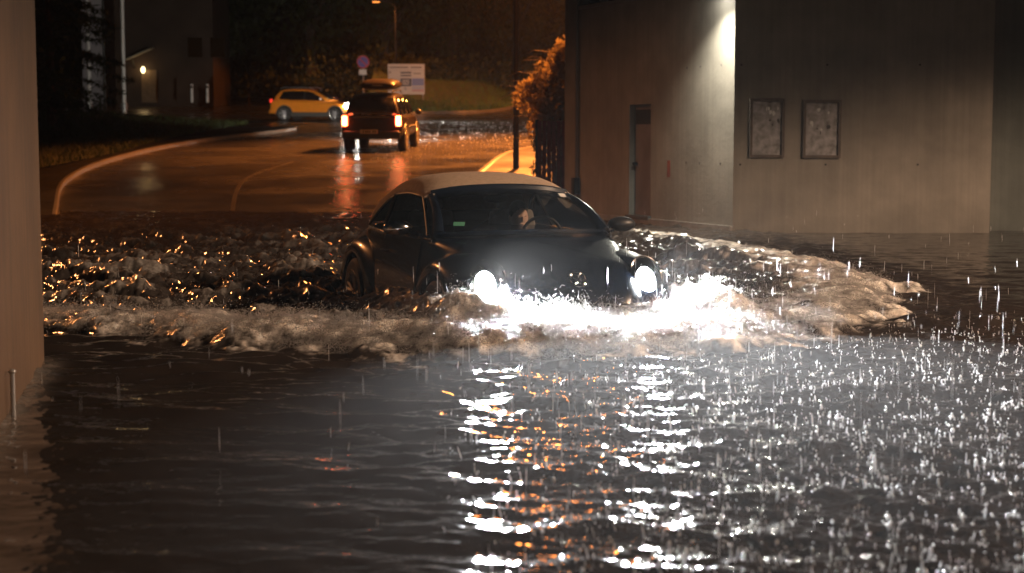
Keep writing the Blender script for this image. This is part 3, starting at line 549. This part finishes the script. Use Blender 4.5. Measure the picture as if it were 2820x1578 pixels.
# ------------------------------------------------------------------ concrete building on the right
C0 = Vector((G(732.5, 232.8).x*0+P(732.5, 232.8, 23.5).x, 23.5, 0)); DL = Vector((-.445, 1, 0)).normalized(); NL = Vector((-DL.y, DL.x, 0)); HB = 7.5
bd = thing('concrete_building', 'grey board marked concrete building beside the flooded underpass', 'building', C0)
LW = 5.6
def lw(t, z, o=0): return DL*t+NL*o+Vector((0, 0, z))
def slab(mb, t0, t1, z0, z1, o0, o1): return mb.prism([lw(t0, z0, o0), lw(t1, z0, o0), lw(t1, z0, o1), lw(t0, z0, o1)], (0, 0, z1-z0))
dt0, dt1 = 2.50, 3.22; dz1 = P(630, 104.5, 26.2).z; dz0 = P(640, 216, 25.9).z
s_ = MB()
for a, b_, z0, z1 in ((0, dt0, -.6, 3.62), (dt1, LW-.42, -.6, 3.62), (dt0, dt1, -.6, dz0), (dt0, dt1, dz1, 3.62), (0, LW-.42, 5.4, HB)): slab(s_, a, b_, z0, z1, -.3, 0)
s_.build('side_wall', M_conc, bd, smooth=False)
slab(MB(), LW-.42, LW, -.6, HB, -.3, .03).build('pilaster', M_conc, bd, smooth=False)
slab(MB(), 0, LW-.42, -.6, .10, .002, .045).build('plinth', mat('wet_plinth', (.20, .18, .16), .45, var=.2, bump=.2), bd, smooth=False)
wn = slab(MB(), 0, LW-.42, 3.62, 5.4, -.22, -.2).build('window', M_dglass, bd, smooth=False)
wf = MB()
for t in np.arange(0.05, LW-.42, .72): slab(wf, t, t+.06, 3.68, 5.4, -.198, -.06)
slab(wf, 0, LW-.42, 3.622, 3.68, -.198, .03); wf.build('frame', mat('grey_frame', (.16, .15, .14), .5), wn, smooth=False)
dr_ = slab(MB(), dt0, dt1, dz0, dz1, -.14, -.10).build('door', mat('grey_steel_door', (.15, .13, .13), .5, var=.25, scale=2.2), bd, smooth=False)
slab(MB(), dt1-.10, dt1-.07, .95, 1.0, -.098, -.02).build('handle', M_dark, dr_, smooth=False); slab(MB(), dt0+.05, dt1-.05, dz1-.32, dz1-.08, -.098, -.09).build('vent_panel', M_dark, dr_, smooth=False)
slab(MB(), dt0-.03, dt1+.03, dz0-.06, dz0, -.098, .06).build('door_sill', M_cladding, dr_, smooth=False)
slab(MB(), 1.86, 1.95, .78, 1.04, .001, .004).build('red_paint_mark', mat('red_spray_paint', (.17, .045, .03), .6, var=.4, scale=9), bd, smooth=False)
rw1 = P(990, 200, 23.5).x-C0.x
MB().box((rw1/2+.002, .15, HB/2-.3), (rw1, .3, HB+.6)).build('front_wall', M_conc, bd, smooth=False)
ledge = MB().box((rw1/2, -.012, 3.05), (rw1-.1, .02, HB)).box((0, 0, 0), (.001, .001, .001)) if False else None
# tie holes in the shuttered concrete
for zz in (1.0, 2.45):
    for t in (.35, .95, 1.35): slab(MB(), t, t+.03, zz, zz+.025, .0015, .003).build('tie_hole', M_dark, bd, smooth=False)
    for x in (.1, 1.35, 2.7): MB().box((x, -.002, zz), (.03, .003, .025)).build('tie_hole', M_dark, bd, smooth=False)
MB().prism([Vector((0, 0, HB)), Vector((rw1, 0, HB)), Vector((rw1, 6, HB)), DL*LW+Vector((0, 0, HB))], (0, 0, .3)).build('roof', M_cladding, bd, smooth=False)
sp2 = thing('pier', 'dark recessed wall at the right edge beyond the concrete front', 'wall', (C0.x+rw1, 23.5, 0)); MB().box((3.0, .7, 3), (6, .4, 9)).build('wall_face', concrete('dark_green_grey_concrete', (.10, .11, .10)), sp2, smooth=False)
# rain pipe with its box
pb = C0+DL*(LW-.50)
dp = thing('rain_pipe', 'thin rain pipe running down the corner of the concrete building', 'pipe', pb); MB().tube([NL*.05+Vector((0, 0, .45)), NL*.05+Vector((0, 0, HB))], .03, 10).build('pipe', mat('pipe_grey', (.14, .12, .10), .5), dp); MB().box(NL*.06+Vector((0, 0, .56)), (.12, .12, .30), rz=math.atan2(DL.y, DL.x)).build('gully_box', M_dark, dp, bevel=.01)
# wall lamp
lp = C0+DL*.22+NL*.02; lp.z = 3.56
la = thing('wall_lamp', 'white wall lamp shining down the concrete corner', 'lamp', lp); ra = math.atan2(DL.y, DL.x)
MB().box(NL*.2, (.34, .40, .07), rz=ra, taper=.8).build('lamp_hood', M_cladding, la, bevel=.01); MB().box(NL*.26+Vector((0, 0, -.045)), (.24, .24, .012), rz=ra).build('lamp_diffuser', emis('lamp_white', (1, .98, .86), 60), la)
wl_ = bpy.data.lights.new('wall_lamp_light', 'SPOT'); wl_.energy = 1500; wl_.color = (1, .96, .80); wl_.spot_size = R(150); wl_.spot_blend = 1.0; wl_.shadow_soft_size = .06
wo = link(bpy.data.objects.new('wall_lamp_light', wl_), la); wo.location = NL*.33+Vector((0, 0, -.06)); wo.rotation_euler = (NL*.35-DL*.22+Vector((0, 0, -1))).to_track_quat('-Z', 'Y').to_euler()
M_scrap = mat('pale_scrap', (.5, .5, .5), .7)
# two poster frames on the front wall
M_paper = mat('torn_weathered_paper', (.10, .095, .095), .7, col2=(.34, .33, .34), scale=9, bump=.4, bscale=20); M_frame = mat('rusty_frame', (.075, .058, .048), .7, var=.3, scale=10)
for i, (x0, x1, y0, y1, lab) in enumerate(((749, 784.5, 98.5, 157.5, 'dark rusty poster frame with torn grey paper, nearer to the wall lamp'), (802, 841, 100, 158, 'dark rusty poster frame with torn paper and black blots, farther from the wall lamp'))):
    a, c = P(x0, y1, 23.5), P(x1, y0, 23.5); wd_, ht = c.x-a.x, c.z-a.z
    t = thing('poster_frame', lab, 'poster frame', ((a.x+c.x)/2, 23.5, a.z), group='poster frames on the concrete wall')
    fm = MB()
    for bx_ in ((-wd_/2+.02, ht/2, .04, ht), (wd_/2-.02, ht/2, .04, ht), (0, .02, wd_-.08, .04), (0, ht-.02, wd_-.08, .04)): fm.box((bx_[0], -.028, bx_[1]), (bx_[2], .05, bx_[3]))
    fm.build('frame', M_frame, t, smooth=False); MB().box((0, -.008, ht/2), (wd_-.081, .012, ht-.081)).build('poster', M_paper, t, smooth=False)
    rr_ = random.Random(5+i)
    for k in range(9):
        x, z = rr_.uniform(-.02, .17) if i == 0 else rr_.uniform(-.17, .17), ht*rr_.uniform(.42, .86); n_ = 7; rx_, rz_ = rr_.uniform(.008, .028), rr_.uniform(.012, .045)
        sc_ = MB().prism([(x+rx_*math.cos(6.28*j/n_)*rr_.uniform(.5, 1.3), -.0145-.0004*k, z+rz_*math.sin(6.28*j/n_)*rr_.uniform(.5, 1.3)) for j in range(n_)], (0, -.0015, 0))
        sc_.build('paper_scrap', M_dark if k % 2 else M_scrap, t, smooth=False)
# ------------------------------------------------------------------ abutment wall at the left edge
WN = Vector((-2.44, 7.63, 0)); WFp = Vector((-2.85, 9.67, 0)); dW = (WFp-WN).normalized()
ab = thing('abutment_wall', 'orange lit concrete abutment wall at the left edge of the flood', 'wall', (WFp.x, WFp.y, 0))
a_ = -dW*4.7; nW = Vector((-dW.y, dW.x, 0))
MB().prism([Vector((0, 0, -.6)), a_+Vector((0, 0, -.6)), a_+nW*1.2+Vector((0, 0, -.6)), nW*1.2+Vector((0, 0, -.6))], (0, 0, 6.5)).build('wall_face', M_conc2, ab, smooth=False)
rod = thing('marker_rod', 'thin grey rod standing in the water against the abutment wall', 'rod', WFp-dW*2.05-nW*.03); MB().tube([(0, 0, -.3), (0, 0, .22)], .012, 8).build('rod_shaft', M_steel, rod); MB().ell((0, 0, .225), (.02, .02, .012), 10, 6).build('rod_cap', M_steel, rod)
# ------------------------------------------------------------------ street lamps
M_pole = mat('dark_grey_pole_paint', (.03, .03, .032), .4, var=.15, scale=5)
M_sod = emis('sodium_glow', SODIUM, 5)
def street_lamp(loc, label, power, arm, h=8.5, colour=SODIUM, cone=150, aim=(0, 0, -1)):
    t = thing('street_lamp', label, 'street lamp', loc, group='sodium street lamps')
    MB().tube([(0, 0, -.3), (0, 0, 1.4), (0, 0, h-.3), (arm[0]*.3, arm[1]*.3, h), (arm[0], arm[1], h+.12)], [.075, .07, .05, .045, .035], 12).build('pole', M_pole, t)
    hd = MB().box((arm[0], arm[1], h+.08), (.62, .28, .14), rz=math.atan2(arm[1], arm[0])).build('lamp_head', M_cladding, t, bevel=.03)
    if not power: return t
    MB().box((arm[0], arm[1], h+.0), (.42, .2, .02), rz=math.atan2(arm[1], arm[0])).build('lamp_lens', M_sod, t)
    L = bpy.data.lights.new('sodium_light', 'SPOT'); L.energy = power; L.color = colour; L.spot_size = R(cone); L.spot_blend = .4 if cone in (114, 134) else .15; L.shadow_soft_size = .45
    o = link(bpy.data.objects.new('sodium_light', L), t); o.location = (arm[0], arm[1], h-.06); o.rotation_euler = Vector(aim).to_track_quat('-Z', 'Y').to_euler(); return t
p1 = G(516, 173.5); street_lamp(Vector((p1.x, p1.y, p1.z+.1)), 'tall dark street lamp pole on the kerb behind the cabriolet roof', 1200, (.95, -2.0), 9, SODIUM, 118)
street_lamp((4.6, 52, float(gz(52))), 'street lamp beyond the bright bush, hidden behind the concrete building', 62000, (-3.1, 0), 9, SODIUM, 134, (.15, -.22, -1))
lh = P(376, 2, 99); street_lamp((lh.x+1.2, 99, float(gz(99))+.3), 'street lamp among the trees above the off-roader, its orange head at the top edge', 2000, (-1.2, 0), lh.z-float(gz(99))-.3)
street_lamp((8.5, 88, float(gz(88))), 'street lamp by the far road hidden behind the concrete building', 9500, (-2, 0), 8.5)
street_lamp((13.0, 9.5, -.4), 'street lamp beside the underpass far out at the right of the flood', 10500, (-1.4, 0), 7.0, (1, .66, .43))
street_lamp((-13, 27, .1), 'added fill lamp on a pole, unseen at the left, lighting the building side wall and chop', 3400, (1.2, 0), 8.0, (1, .36, .11), 114, (.3, -.25, -1))  # added unseen lamp, fills in light on the building side wall and left chop
# ------------------------------------------------------------------ trees and plants
def leaf_cloud(name, cen, rad, n, size, m, parent, droop=0., squash=.7, clumps=26, seed=1):
    rg = np.random.default_rng(seed); cc = rg.standard_normal((clumps, 3)); cc /= np.linalg.norm(cc, axis=1, keepdims=True); cc *= (rg.random((clumps, 1))**.45)*.85
    cr = rg.uniform(.16, .36, clumps); w_ = rg.integers(0, clumps, n); d = rg.standard_normal((n, 3)); d /= np.linalg.norm(d, axis=1, keepdims=True); p = cc[w_]+d*(rg.random((n, 1))**.4)*cr[w_][:, None]
    p[:, 2] -= droop*np.hypot(p[:, 0], p[:, 1])**2; p = np.array(cen)+p*np.array(rad)
    a = rg.standard_normal((n, 3)); a[:, 2] -= .6; a /= np.linalg.norm(a, axis=1, keepdims=True); b_ = np.cross(a, rg.standard_normal((n, 3))); b_ /= np.linalg.norm(b_, axis=1, keepdims=True)
    s = size*rg.uniform(.5, 1.3, (n, 1)); V = np.stack([p-a*s, p+b_*s*.42, p+a*s, p-b_*s*.42], 1).reshape(-1, 3)
    return npmesh(name, V, np.arange(4*n).reshape(-1, 4), m, parent, smooth=False)
M_leafd = mat('dark_leaves', (.045, .055, .02), .6, var=.5, scale=.7); M_leafr = mat('lamp_reddened_leaves', (.10, .075, .025), .6, var=.5, scale=.6); M_leafo = mat('pale_leaves', (.45, .36, .17), .6, var=.4, scale=3); M_fir = mat('fir_needles', (.035, .05, .022), .7, var=.4, scale=3)  # leaves of the trees near the pole have reddish lamp light put into their colour
def tree(x, y, h, r, label, m, seed, n=3800, size=.28):
    z = float(gz(min(y, 130)))+1.2; t = thing('tree', label, 'tree', (x, y, z), group='trees behind the junction'); rr_ = random.Random(seed)
    tr = MB().tube([(0, 0, -2), (.1, 0, h*.3), (-.1, .1, h*.6), (0, 0, h*.9)], [r*.09, r*.07, r*.045, .03], 8)
    for k in range(7):
        a = rr_.uniform(0, 6.28); z0 = h*rr_.uniform(.2, .6); tr.tube([(0, 0, z0), (r*.4*math.cos(a), r*.4*math.sin(a), z0+h*.12), (r*.8*math.cos(a), r*.8*math.sin(a), z0+h*.2)], [r*.04, r*.025, .02], 6)
    tr.build('trunk', M_bark, t); leaf_cloud('crown', (0, 0, h*.52), (r, r*.8, h*.52), n, size, m, t, seed=seed, clumps=34); return t
TL = [(-27, 112, 15, 5.5, 'dark broadleaf tree behind the left flagpoles and lit doorway', M_leafd), (-20, 109, 14, 5, 'dark tree standing left above the yellow hatchback', M_leafd), (-13.5, 108, 15, 5, 'dark leafy tree directly behind the yellow hatchback', M_leafd),
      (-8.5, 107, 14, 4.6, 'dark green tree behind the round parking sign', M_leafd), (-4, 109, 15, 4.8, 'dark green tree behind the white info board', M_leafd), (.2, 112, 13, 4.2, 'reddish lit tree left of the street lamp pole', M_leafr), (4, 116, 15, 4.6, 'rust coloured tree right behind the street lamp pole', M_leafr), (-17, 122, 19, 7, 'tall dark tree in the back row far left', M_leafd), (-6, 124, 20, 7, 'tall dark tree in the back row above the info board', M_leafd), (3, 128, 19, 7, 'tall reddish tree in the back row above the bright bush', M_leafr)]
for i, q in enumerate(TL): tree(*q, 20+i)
hg = thing('hedge', 'low dark hedge behind the grass verge and info board', 'hedge', (-5, 104, float(gz(104))+.4)); leaf_cloud('hedge_leaves', (0, 0, 1.1), (14, 1.6, 2.0), 6000, .2, M_leafd, hg, seed=3, clumps=90); [MB().tube([(x, 0, -.4), (x, 0, 1.2)], .06, 6).build('stem', M_bark, hg) for x in (-12, -6, 0, 5, 9)]
fw_ = leaf_cloud('far_wood', (-10, 138, 14), (46, 6, 12), 16000, .8, M_leafd, None, seed=77, clumps=260); fw_['kind'] = 'stuff'
# bright bush by the building
bpz = P(548, 150, 36); bu = thing('bush', 'orange lit feathery bush leaning out beside the concrete building', 'bush', (bpz.x+.35, 36, float(gz(36))))
tr = MB(); rr_ = random.Random(4)
for k in range(70):
    a = rr_.uniform(0, 6.28); L_ = rr_.uniform(.5, 1.25); z0 = rr_.uniform(1.0, 2.7); up = rr_.uniform(-.1, .75)
    tr.tube([(0, 0, z0*.75), (L_*.5*math.cos(a), L_*.5*math.sin(a), z0+up*.6), (L_*math.cos(a), L_*math.sin(a), z0+up*.75), (L_*1.25*math.cos(a), L_*1.25*math.sin(a), z0+up*.55)], [.02, .014, .008, .004], 5)
tr.tube([(0, 0, -.2), (0, 0, 1.4), (.05, 0, 2.6)], [.09, .07, .03], 8); tr.build('branches', mat('pale_twigs', (.26, .19, .11), .8, var=.3), bu)
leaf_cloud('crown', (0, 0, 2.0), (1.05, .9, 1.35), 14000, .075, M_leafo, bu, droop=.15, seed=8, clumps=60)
b2 = thing('shrub', 'dark low shrub under the orange lit bush', 'shrub', (bpz.x+.1, 35.3, float(gz(35.3)))); leaf_cloud('crown', (0, 0, .75), (.55, .5, .85), 2600, .05, M_leafd, b2, seed=9, clumps=30); MB().tube([(0, 0, -.1), (0, 0, .9)], [.04, .015], 6).build('stem', M_bark, b2)
# conifer at the left
cf = thing('conifer', 'dark fir tree with drooping branches behind the abutment wall', 'conifer', (-16.6, 58, float(gz(58))+.9)); tr = MB().tube([(0, 0, -1), (0, 0, 9)], [.2, .03], 8); rr_ = random.Random(9); Vn = []; 
for k in range(150):
    z0 = 9*(k/150)**.85*.97+.1; a = rr_.uniform(0, 6.28); L_ = (3.0*(1-z0/9.6)+.25)*rr_.uniform(.75, 1.1); pts = [Vector((L_*q*math.cos(a), L_*q*math.sin(a), z0-.28*L_*q*q+.18*L_*max(0, q-.7))) for q in (0, .35, .7, 1)]
    tr.tube(pts, [.03, .022, .014, .006], 5); sp_l = smooth_line(pts, 5)
    for p in sp_l[2:]:
        for s in range(11): Vn.append((p+Vector((rr_.gauss(0, .10), rr_.gauss(0, .10), rr_.gauss(-.05, .05))), rr_))
tr.build('trunk', M_bark, cf); q = np.array([v[0] for v in Vn]); n_ = len(q); a = rng.standard_normal((n_, 3)); a[:, 2] -= .5; a /= np.linalg.norm(a, axis=1, keepdims=True); b_ = np.cross(a, rng.standard_normal((n_, 3))); b_ /= np.linalg.norm(b_, axis=1, keepdims=True)
npmesh('crown', np.stack([q-a*.15, q+b_*.025, q+a*.15, q-b_*.025], 1).reshape(-1, 3), np.arange(4*n_).reshape(-1, 4), M_fir, cf, smooth=False)
# grass on the bank tip and far verge
def grass(name, pts, h, m):
    pts = np.asarray(pts); k = len(pts); a = rng.uniform(0, 6.28, k); hh = h*rng.uniform(.5, 1.2, k); w_ = .018; le = rng.normal(0, .35, (k, 2))*hh[:, None]
    d = np.stack([np.cos(a), np.sin(a), 0*a], 1)*w_; tip = pts+np.stack([le[:, 0], le[:, 1], hh], 1)
    o = npmesh(name, np.stack([pts-d, pts+d, tip], 1).reshape(-1, 3), np.arange(3*k).reshape(-1, 3), m, smooth=False); o['kind'] = 'stuff'; return o
gp = []
for _ in range(16000):
    s = random.random(); i = min(int(s*(len(be2)-1)), len(be2)-2); f_ = s*(len(be2)-1)-i; p = be2[i]*(1-f_)+be2[i+1]*f_; q = ((-46, 33+i*1.6) if i < len(be2)-3 else (-30, tipy+22)); t = random.random()**1.6*.5; x, y = p.x+(q[0]-p.x)*t, p.y+(q[1]-p.y)*t; gp.append((x, y, float(gz(y))+float(bank_h(t, s))-.02))
grass('bank_grass', gp, .16, M_grass)
gp = []
for _ in range(12000):
    s = random.random(); i = min(int(s*(len(kf)-1)), len(kf)-2); p = kf[i].lerp(kf[i+1], random.random()); t = random.random()**1.5*.6; x, y = p.x+(p.x*1.25-p.x)*t, p.y+34*t+.3; gp.append((x, y, float(gz(y))+.11+2.4*float(sstep(0, .9, t))))
grass('verge_grass', gp, .28, mat('lush_grass_blades', (.06, .12, .02), .6, var=.4, scale=2))
for m_, k_ in ((M_leafo, .5), (M_leafr, .35), (M_leafd, .3), (M_grass, .3)):
    n = m_.node_tree.nodes; l = m_.node_tree.links; b = n['Principled BSDF']; t_ = n.new('ShaderNodeBsdfTranslucent'); x_ = n.new('ShaderNodeMixShader'); x_.inputs[0].default_value = k_
    l.new(b.inputs['Base Color'].links[0].from_socket, t_.inputs[0]); l.new(b.outputs[0], x_.inputs[1]); l.new(t_.outputs[0], x_.inputs[2]); l.new(x_.outputs[0], n['Material Output'].inputs[0])
# ------------------------------------------------------------------ signs
sy0 = 93; a, c = P(388, 94.5, sy0), P(424.5, 64, sy0); wd_, ht = c.x-a.x, c.z-a.z
ib = thing('info_board', 'large white board with rows of company panels behind the off-roader', 'sign', ((a.x+c.x)/2, sy0, a.z))
MB().box((0, 0, ht/2), (wd_, .06, ht)).build('board', mat('board_white', (.56, .55, .54), .45), ib, bevel=.01)
for x in (-wd_/2+.1, wd_/2-.1): MB().tube([(x, .06, ht*.9), (x, .06, -2.0)], .04, 8).build('post', M_steel, ib)
def panel(nm, x0, x1, z0, z1, col):
    MB().box((wd_*((x0+x1)/2-.5), -.034, ht*(z0+z1)/2), (wd_*(x1-x0), .006, ht*(z1-z0))).build(nm, mat('panel_colour', col, .5), ib, smooth=False)
for q in ((.05, .56, .865, .915, (.2, .19, .18)), (.62, .92, .865, .915, (.2, .19, .18)), (.345, .64, .69, .74, (.03, .03, .06)), (.345, .64, .60, .64, (.03, .03, .06)), (.69, .90, .67, .71, (.25, .25, .24)), (.66, .985, .29, .53, (.20, .25, .52)), (.66, .985, .10, .16, (.5, .30, .33)), (.66, .985, .17, .26, (.40, .44, .58)), (.01, .32, .13, .25, (.50, .45, .36)), (.04, .08, .70, .75, (.12, .12, .12)), (.46, .50, .15, .22, (.25, .3, .38)), (.01, .99, .793, .80, (.25, .25, .25)), (.01, .33, .53, .536, (.3, .3, .3))): panel('name_panel', *q)
MB().box((wd_*(-.0075), -.034, ht*.40), (wd_*.295, .006, ht*.25)).build('name_panel', mat('panel_dark_blue', (.02, .02, .06), .5), ib, smooth=False)
tl_ = MB()
for z in (.34, .40, .46): tl_.box((wd_*(-.015), -.0385, ht*z), (wd_*.2, .002, ht*.025))
tl_.build('panel_lettering', M_white, ib, smooth=False)
a = P(363, 62, 90); ns = thing('parking_sign', 'round blue no parking sign with red rim above a small white plate', 'sign', (a.x, 90, a.z))
q = MB(); q.lathe([(.001, -.02), (.36, -.02), (.36, .02)], 28, (0, 0, 0)); q.build('sign_disc', mat('sign_red', (.5, .03, .05), .4), ns)
MB().lathe([(.001, -.026), (.29, -.026)], 28, (0, 0, 0)).build('sign_face', mat('sign_blue', (.10, .05, .35), .4), ns); MB().box((0, -.03, 0), (.62, .006, .06), ry=R(45)).build('sign_bar', mat('sign_red_bar', (.5, .03, .05), .4), ns, smooth=False)
MB().box((-.02, 0, -.56), (.42, .03, .30)).build('white_plate', M_white, ns); MB().tube([(0, .05, .3), (0, .05, -2.6)], .035, 8).build('post', M_steel, ns)
# ------------------------------------------------------------------ left background: flagpoles, tower, dark house with lit doorway
for i, (px, pb_, Yp, wdt, lab) in enumerate(((51.3, 100, 84, .085, 'white flagpole rising behind the fir tree, nearest the abutment wall'), (89.8, 106, 80, .10, 'white flagpole crossed by dark fir twigs, left of the pale tower'), (124.3, 104, 80, .10, 'white flagpole in front of the dark house, right of the pale tower'))):
    b0 = P(px, pb_, Yp); t = thing('flagpole', lab, 'flagpole', b0, group='white flagpoles on the grass bank'); MB().tube([(0, 0, -.8), (0, 0, 4), (0, 0, 10)], [wdt, wdt*.85, wdt*.6], 10).build('pole', M_white, t); MB().lathe([(.001, .06), (wdt*1.5, .05), (wdt*1.6, -.02), (wdt*1.6, -.3)], 12, (0, 0, 0), 'z').build('base_collar', M_steel, t)
a = P(83, 90, 104); c = P(116, 0, 104); tw = thing('tower', 'pale grey windowless tower slab behind the flagpoles', 'building', ((a.x+c.x)/2, 105, 3.5)); MB().box((0, 0, 7), (c.x-a.x, 2, 16)).build('wall', mat('pale_render', (.46, .43, .46), .8, var=.08, scale=.5), tw, smooth=False); MB().box((0, 0, 15.1), (c.x-a.x+.3, 2.3, .25)).build('roof_edge', M_cladding, tw, smooth=False)
b0 = P(105, 100, 96); dpole = thing('utility_pole', 'thin black pole in front of the pale tower', 'pole', b0); MB().tube([(0, 0, -1.), (0, 0, 9)], [.10, .08], 8).build('pole_shaft', M_dark, dpole); MB().box((.25, 0, 3.4), (.6, .05, .05)).build('crossbar', M_dark, dpole)
a = P(116, 100, 100); c = P(212, 0, 100); M_hw = mat('brown_render', (.06, .04, .03), .85, var=.2, scale=.6, bump=.2)
dh = thing('house', 'dark brown house with a lit doorway under a small canopy', 'house', ((a.x+c.x)/2, 103, a.z)); hw = c.x-a.x
MB().box((0, 0, 5), (hw, 6, 13)).build('wall', M_hw, dh, smooth=False); MB().box((0, 0, 11.7), (hw+.6, 6.6, .3)).build('roof', M_cladding, dh, smooth=False)
lx = P(143.5, 70, 99.9).x-(a.x+c.x)/2; lz = P(143.5, 70, 99.9).z-a.z
dd = MB().box((lx+.32, -3.02, lz-1.0), (.95, .06, 2.0)).build('door', mat('door_wood', (.18, .12, .07), .6, var=.2), dh, smooth=False)
MB().box((lx-.1, -3.75, lz+.95), (1.7, 1.5, .08), ry=R(-24), rx=R(6)).build('canopy', mat('canopy_pale', (.42, .38, .30), .6), dh, smooth=False); MB().tube([(lx-.5, -3.05, lz+.1), (lx-.5, -4.2, lz+.75)], .03, 6).build('canopy_strut', M_dark, dh)
MB().ell((lx, -3.22, lz), (.13, .12, .2), 14, 10).build('door_lamp', emis('warm_lamp_glow', (1, .78, .38), 5), dh)
for x in (lx+3.2, lx+4.6): MB().box((x, -3.01, lz+1.4), (.9, .05, 1.2)).build('window', M_dglass, dh, smooth=False)
pl_ = bpy.data.lights.new('door_lamp_light', 'POINT'); pl_.energy = 9; pl_.color = (1, .62, .25); pl_.shadow_soft_size = .15; o = link(bpy.data.objects.new('door_lamp_light', pl_), dh); o.location = (lx, -3.5, lz)
for px, lab in ((192, 'small white post left of the other in front of the dark house'), (207.5, 'small white post at the right end of the dark house')):
    b0 = P(px, 97, 88); t = thing('marker_post', lab, 'post', b0, group='white marker posts'); MB().box((0, 0, .2), (.13, .1, 1.0)).build('post_body', M_white, t, bevel=.02); MB().box((0, -.055, .55), (.10, .012, .14)).build('reflector', M_dark, t)
# dark red panel fence beside the bush
a, c = P(537, 173, 33.5), P(566, 122, 33.5); rf = thing('panel_fence', 'dark red panel fence between the shrub and the concrete building', 'fence', ((a.x+c.x)/2, 33.5, float(gz(33.5)))); fw = c.x-a.x; hf = c.z-float(gz(33.5))
fm = MB(); nb = 6
for k in range(nb): fm.box((-fw/2+fw*(k+.5)/nb, 0, hf/2+.05), (fw/nb-.012, .04, hf-.05))
fm.build('boards', mat('dark_red_boards', (.20, .035, .035), .6, var=.3, scale=4), rf, smooth=False)
for x in (-fw/2, fw/2): MB().box((x, .05, hf/2), (.07, .07, hf+.1)).build('post', M_dark, rf)
MB().box((0, .05, hf*.8), (fw, .04, .07)).build('rail', M_dark, rf)
# mist thrown up around the nose of the car
mu_, mv_ = carw(.55, 0); mm_ = MB().ell((0, 0, 0), (1.25, 1.7, .48), 24, 14).build('spray_mist', None); mm_.location = (mu_, mv_, .22); mm_.rotation_euler = (0, 0, YAW-math.pi/2); mm_['kind'] = 'stuff'
ms = bpy.data.materials.new('spray_mist'); ms.use_nodes = True; n = ms.node_tree.nodes; n.clear(); v = n.new('ShaderNodeVolumePrincipled'); v.inputs['Color'].default_value = (.95, .95, .95, 1); v.inputs['Density'].default_value = .00025; v.inputs['Anisotropy'].default_value = .3
oo = n.new('ShaderNodeOutputMaterial'); ms.node_tree.links.new(v.outputs[0], oo.inputs['Volume']); mm_.data.materials.append(ms)
rm_ = MB().ell((0, 0, 0), (4.2, 4.6, .62), 36, 20).build('rain_mist', None); rm_.location = (1.5, 7.0, -.34); rm_['kind'] = 'stuff'
mr_ = ms.copy(); mr_.name = 'rain_mist'; vv_ = [q for q in mr_.node_tree.nodes if q.type == 'PRINCIPLED_VOLUME'][0]; vv_.inputs['Density'].default_value = .005; vv_.inputs['Anisotropy'].default_value = .6; rm_.data.materials.append(mr_)
# ------------------------------------------------------------------ rain haze
if HAZE:
    hz = MB().box((0, 55, 8), (150, 160, 22)).build('haze', None, None, smooth=False); hz['kind'] = 'stuff'
    mh = bpy.data.materials.new('rain_haze'); mh.use_nodes = True; n = mh.node_tree.nodes; n.clear(); v = n.new('ShaderNodeVolumePrincipled'); v.inputs['Color'].default_value = (.9, .88, .86, 1); v.inputs['Density'].default_value = HAZE; v.inputs['Anisotropy'].default_value = .55
    oo = n.new('ShaderNodeOutputMaterial'); mh.node_tree.links.new(v.outputs[0], oo.inputs['Volume']); hz.data.materials.append(mh)
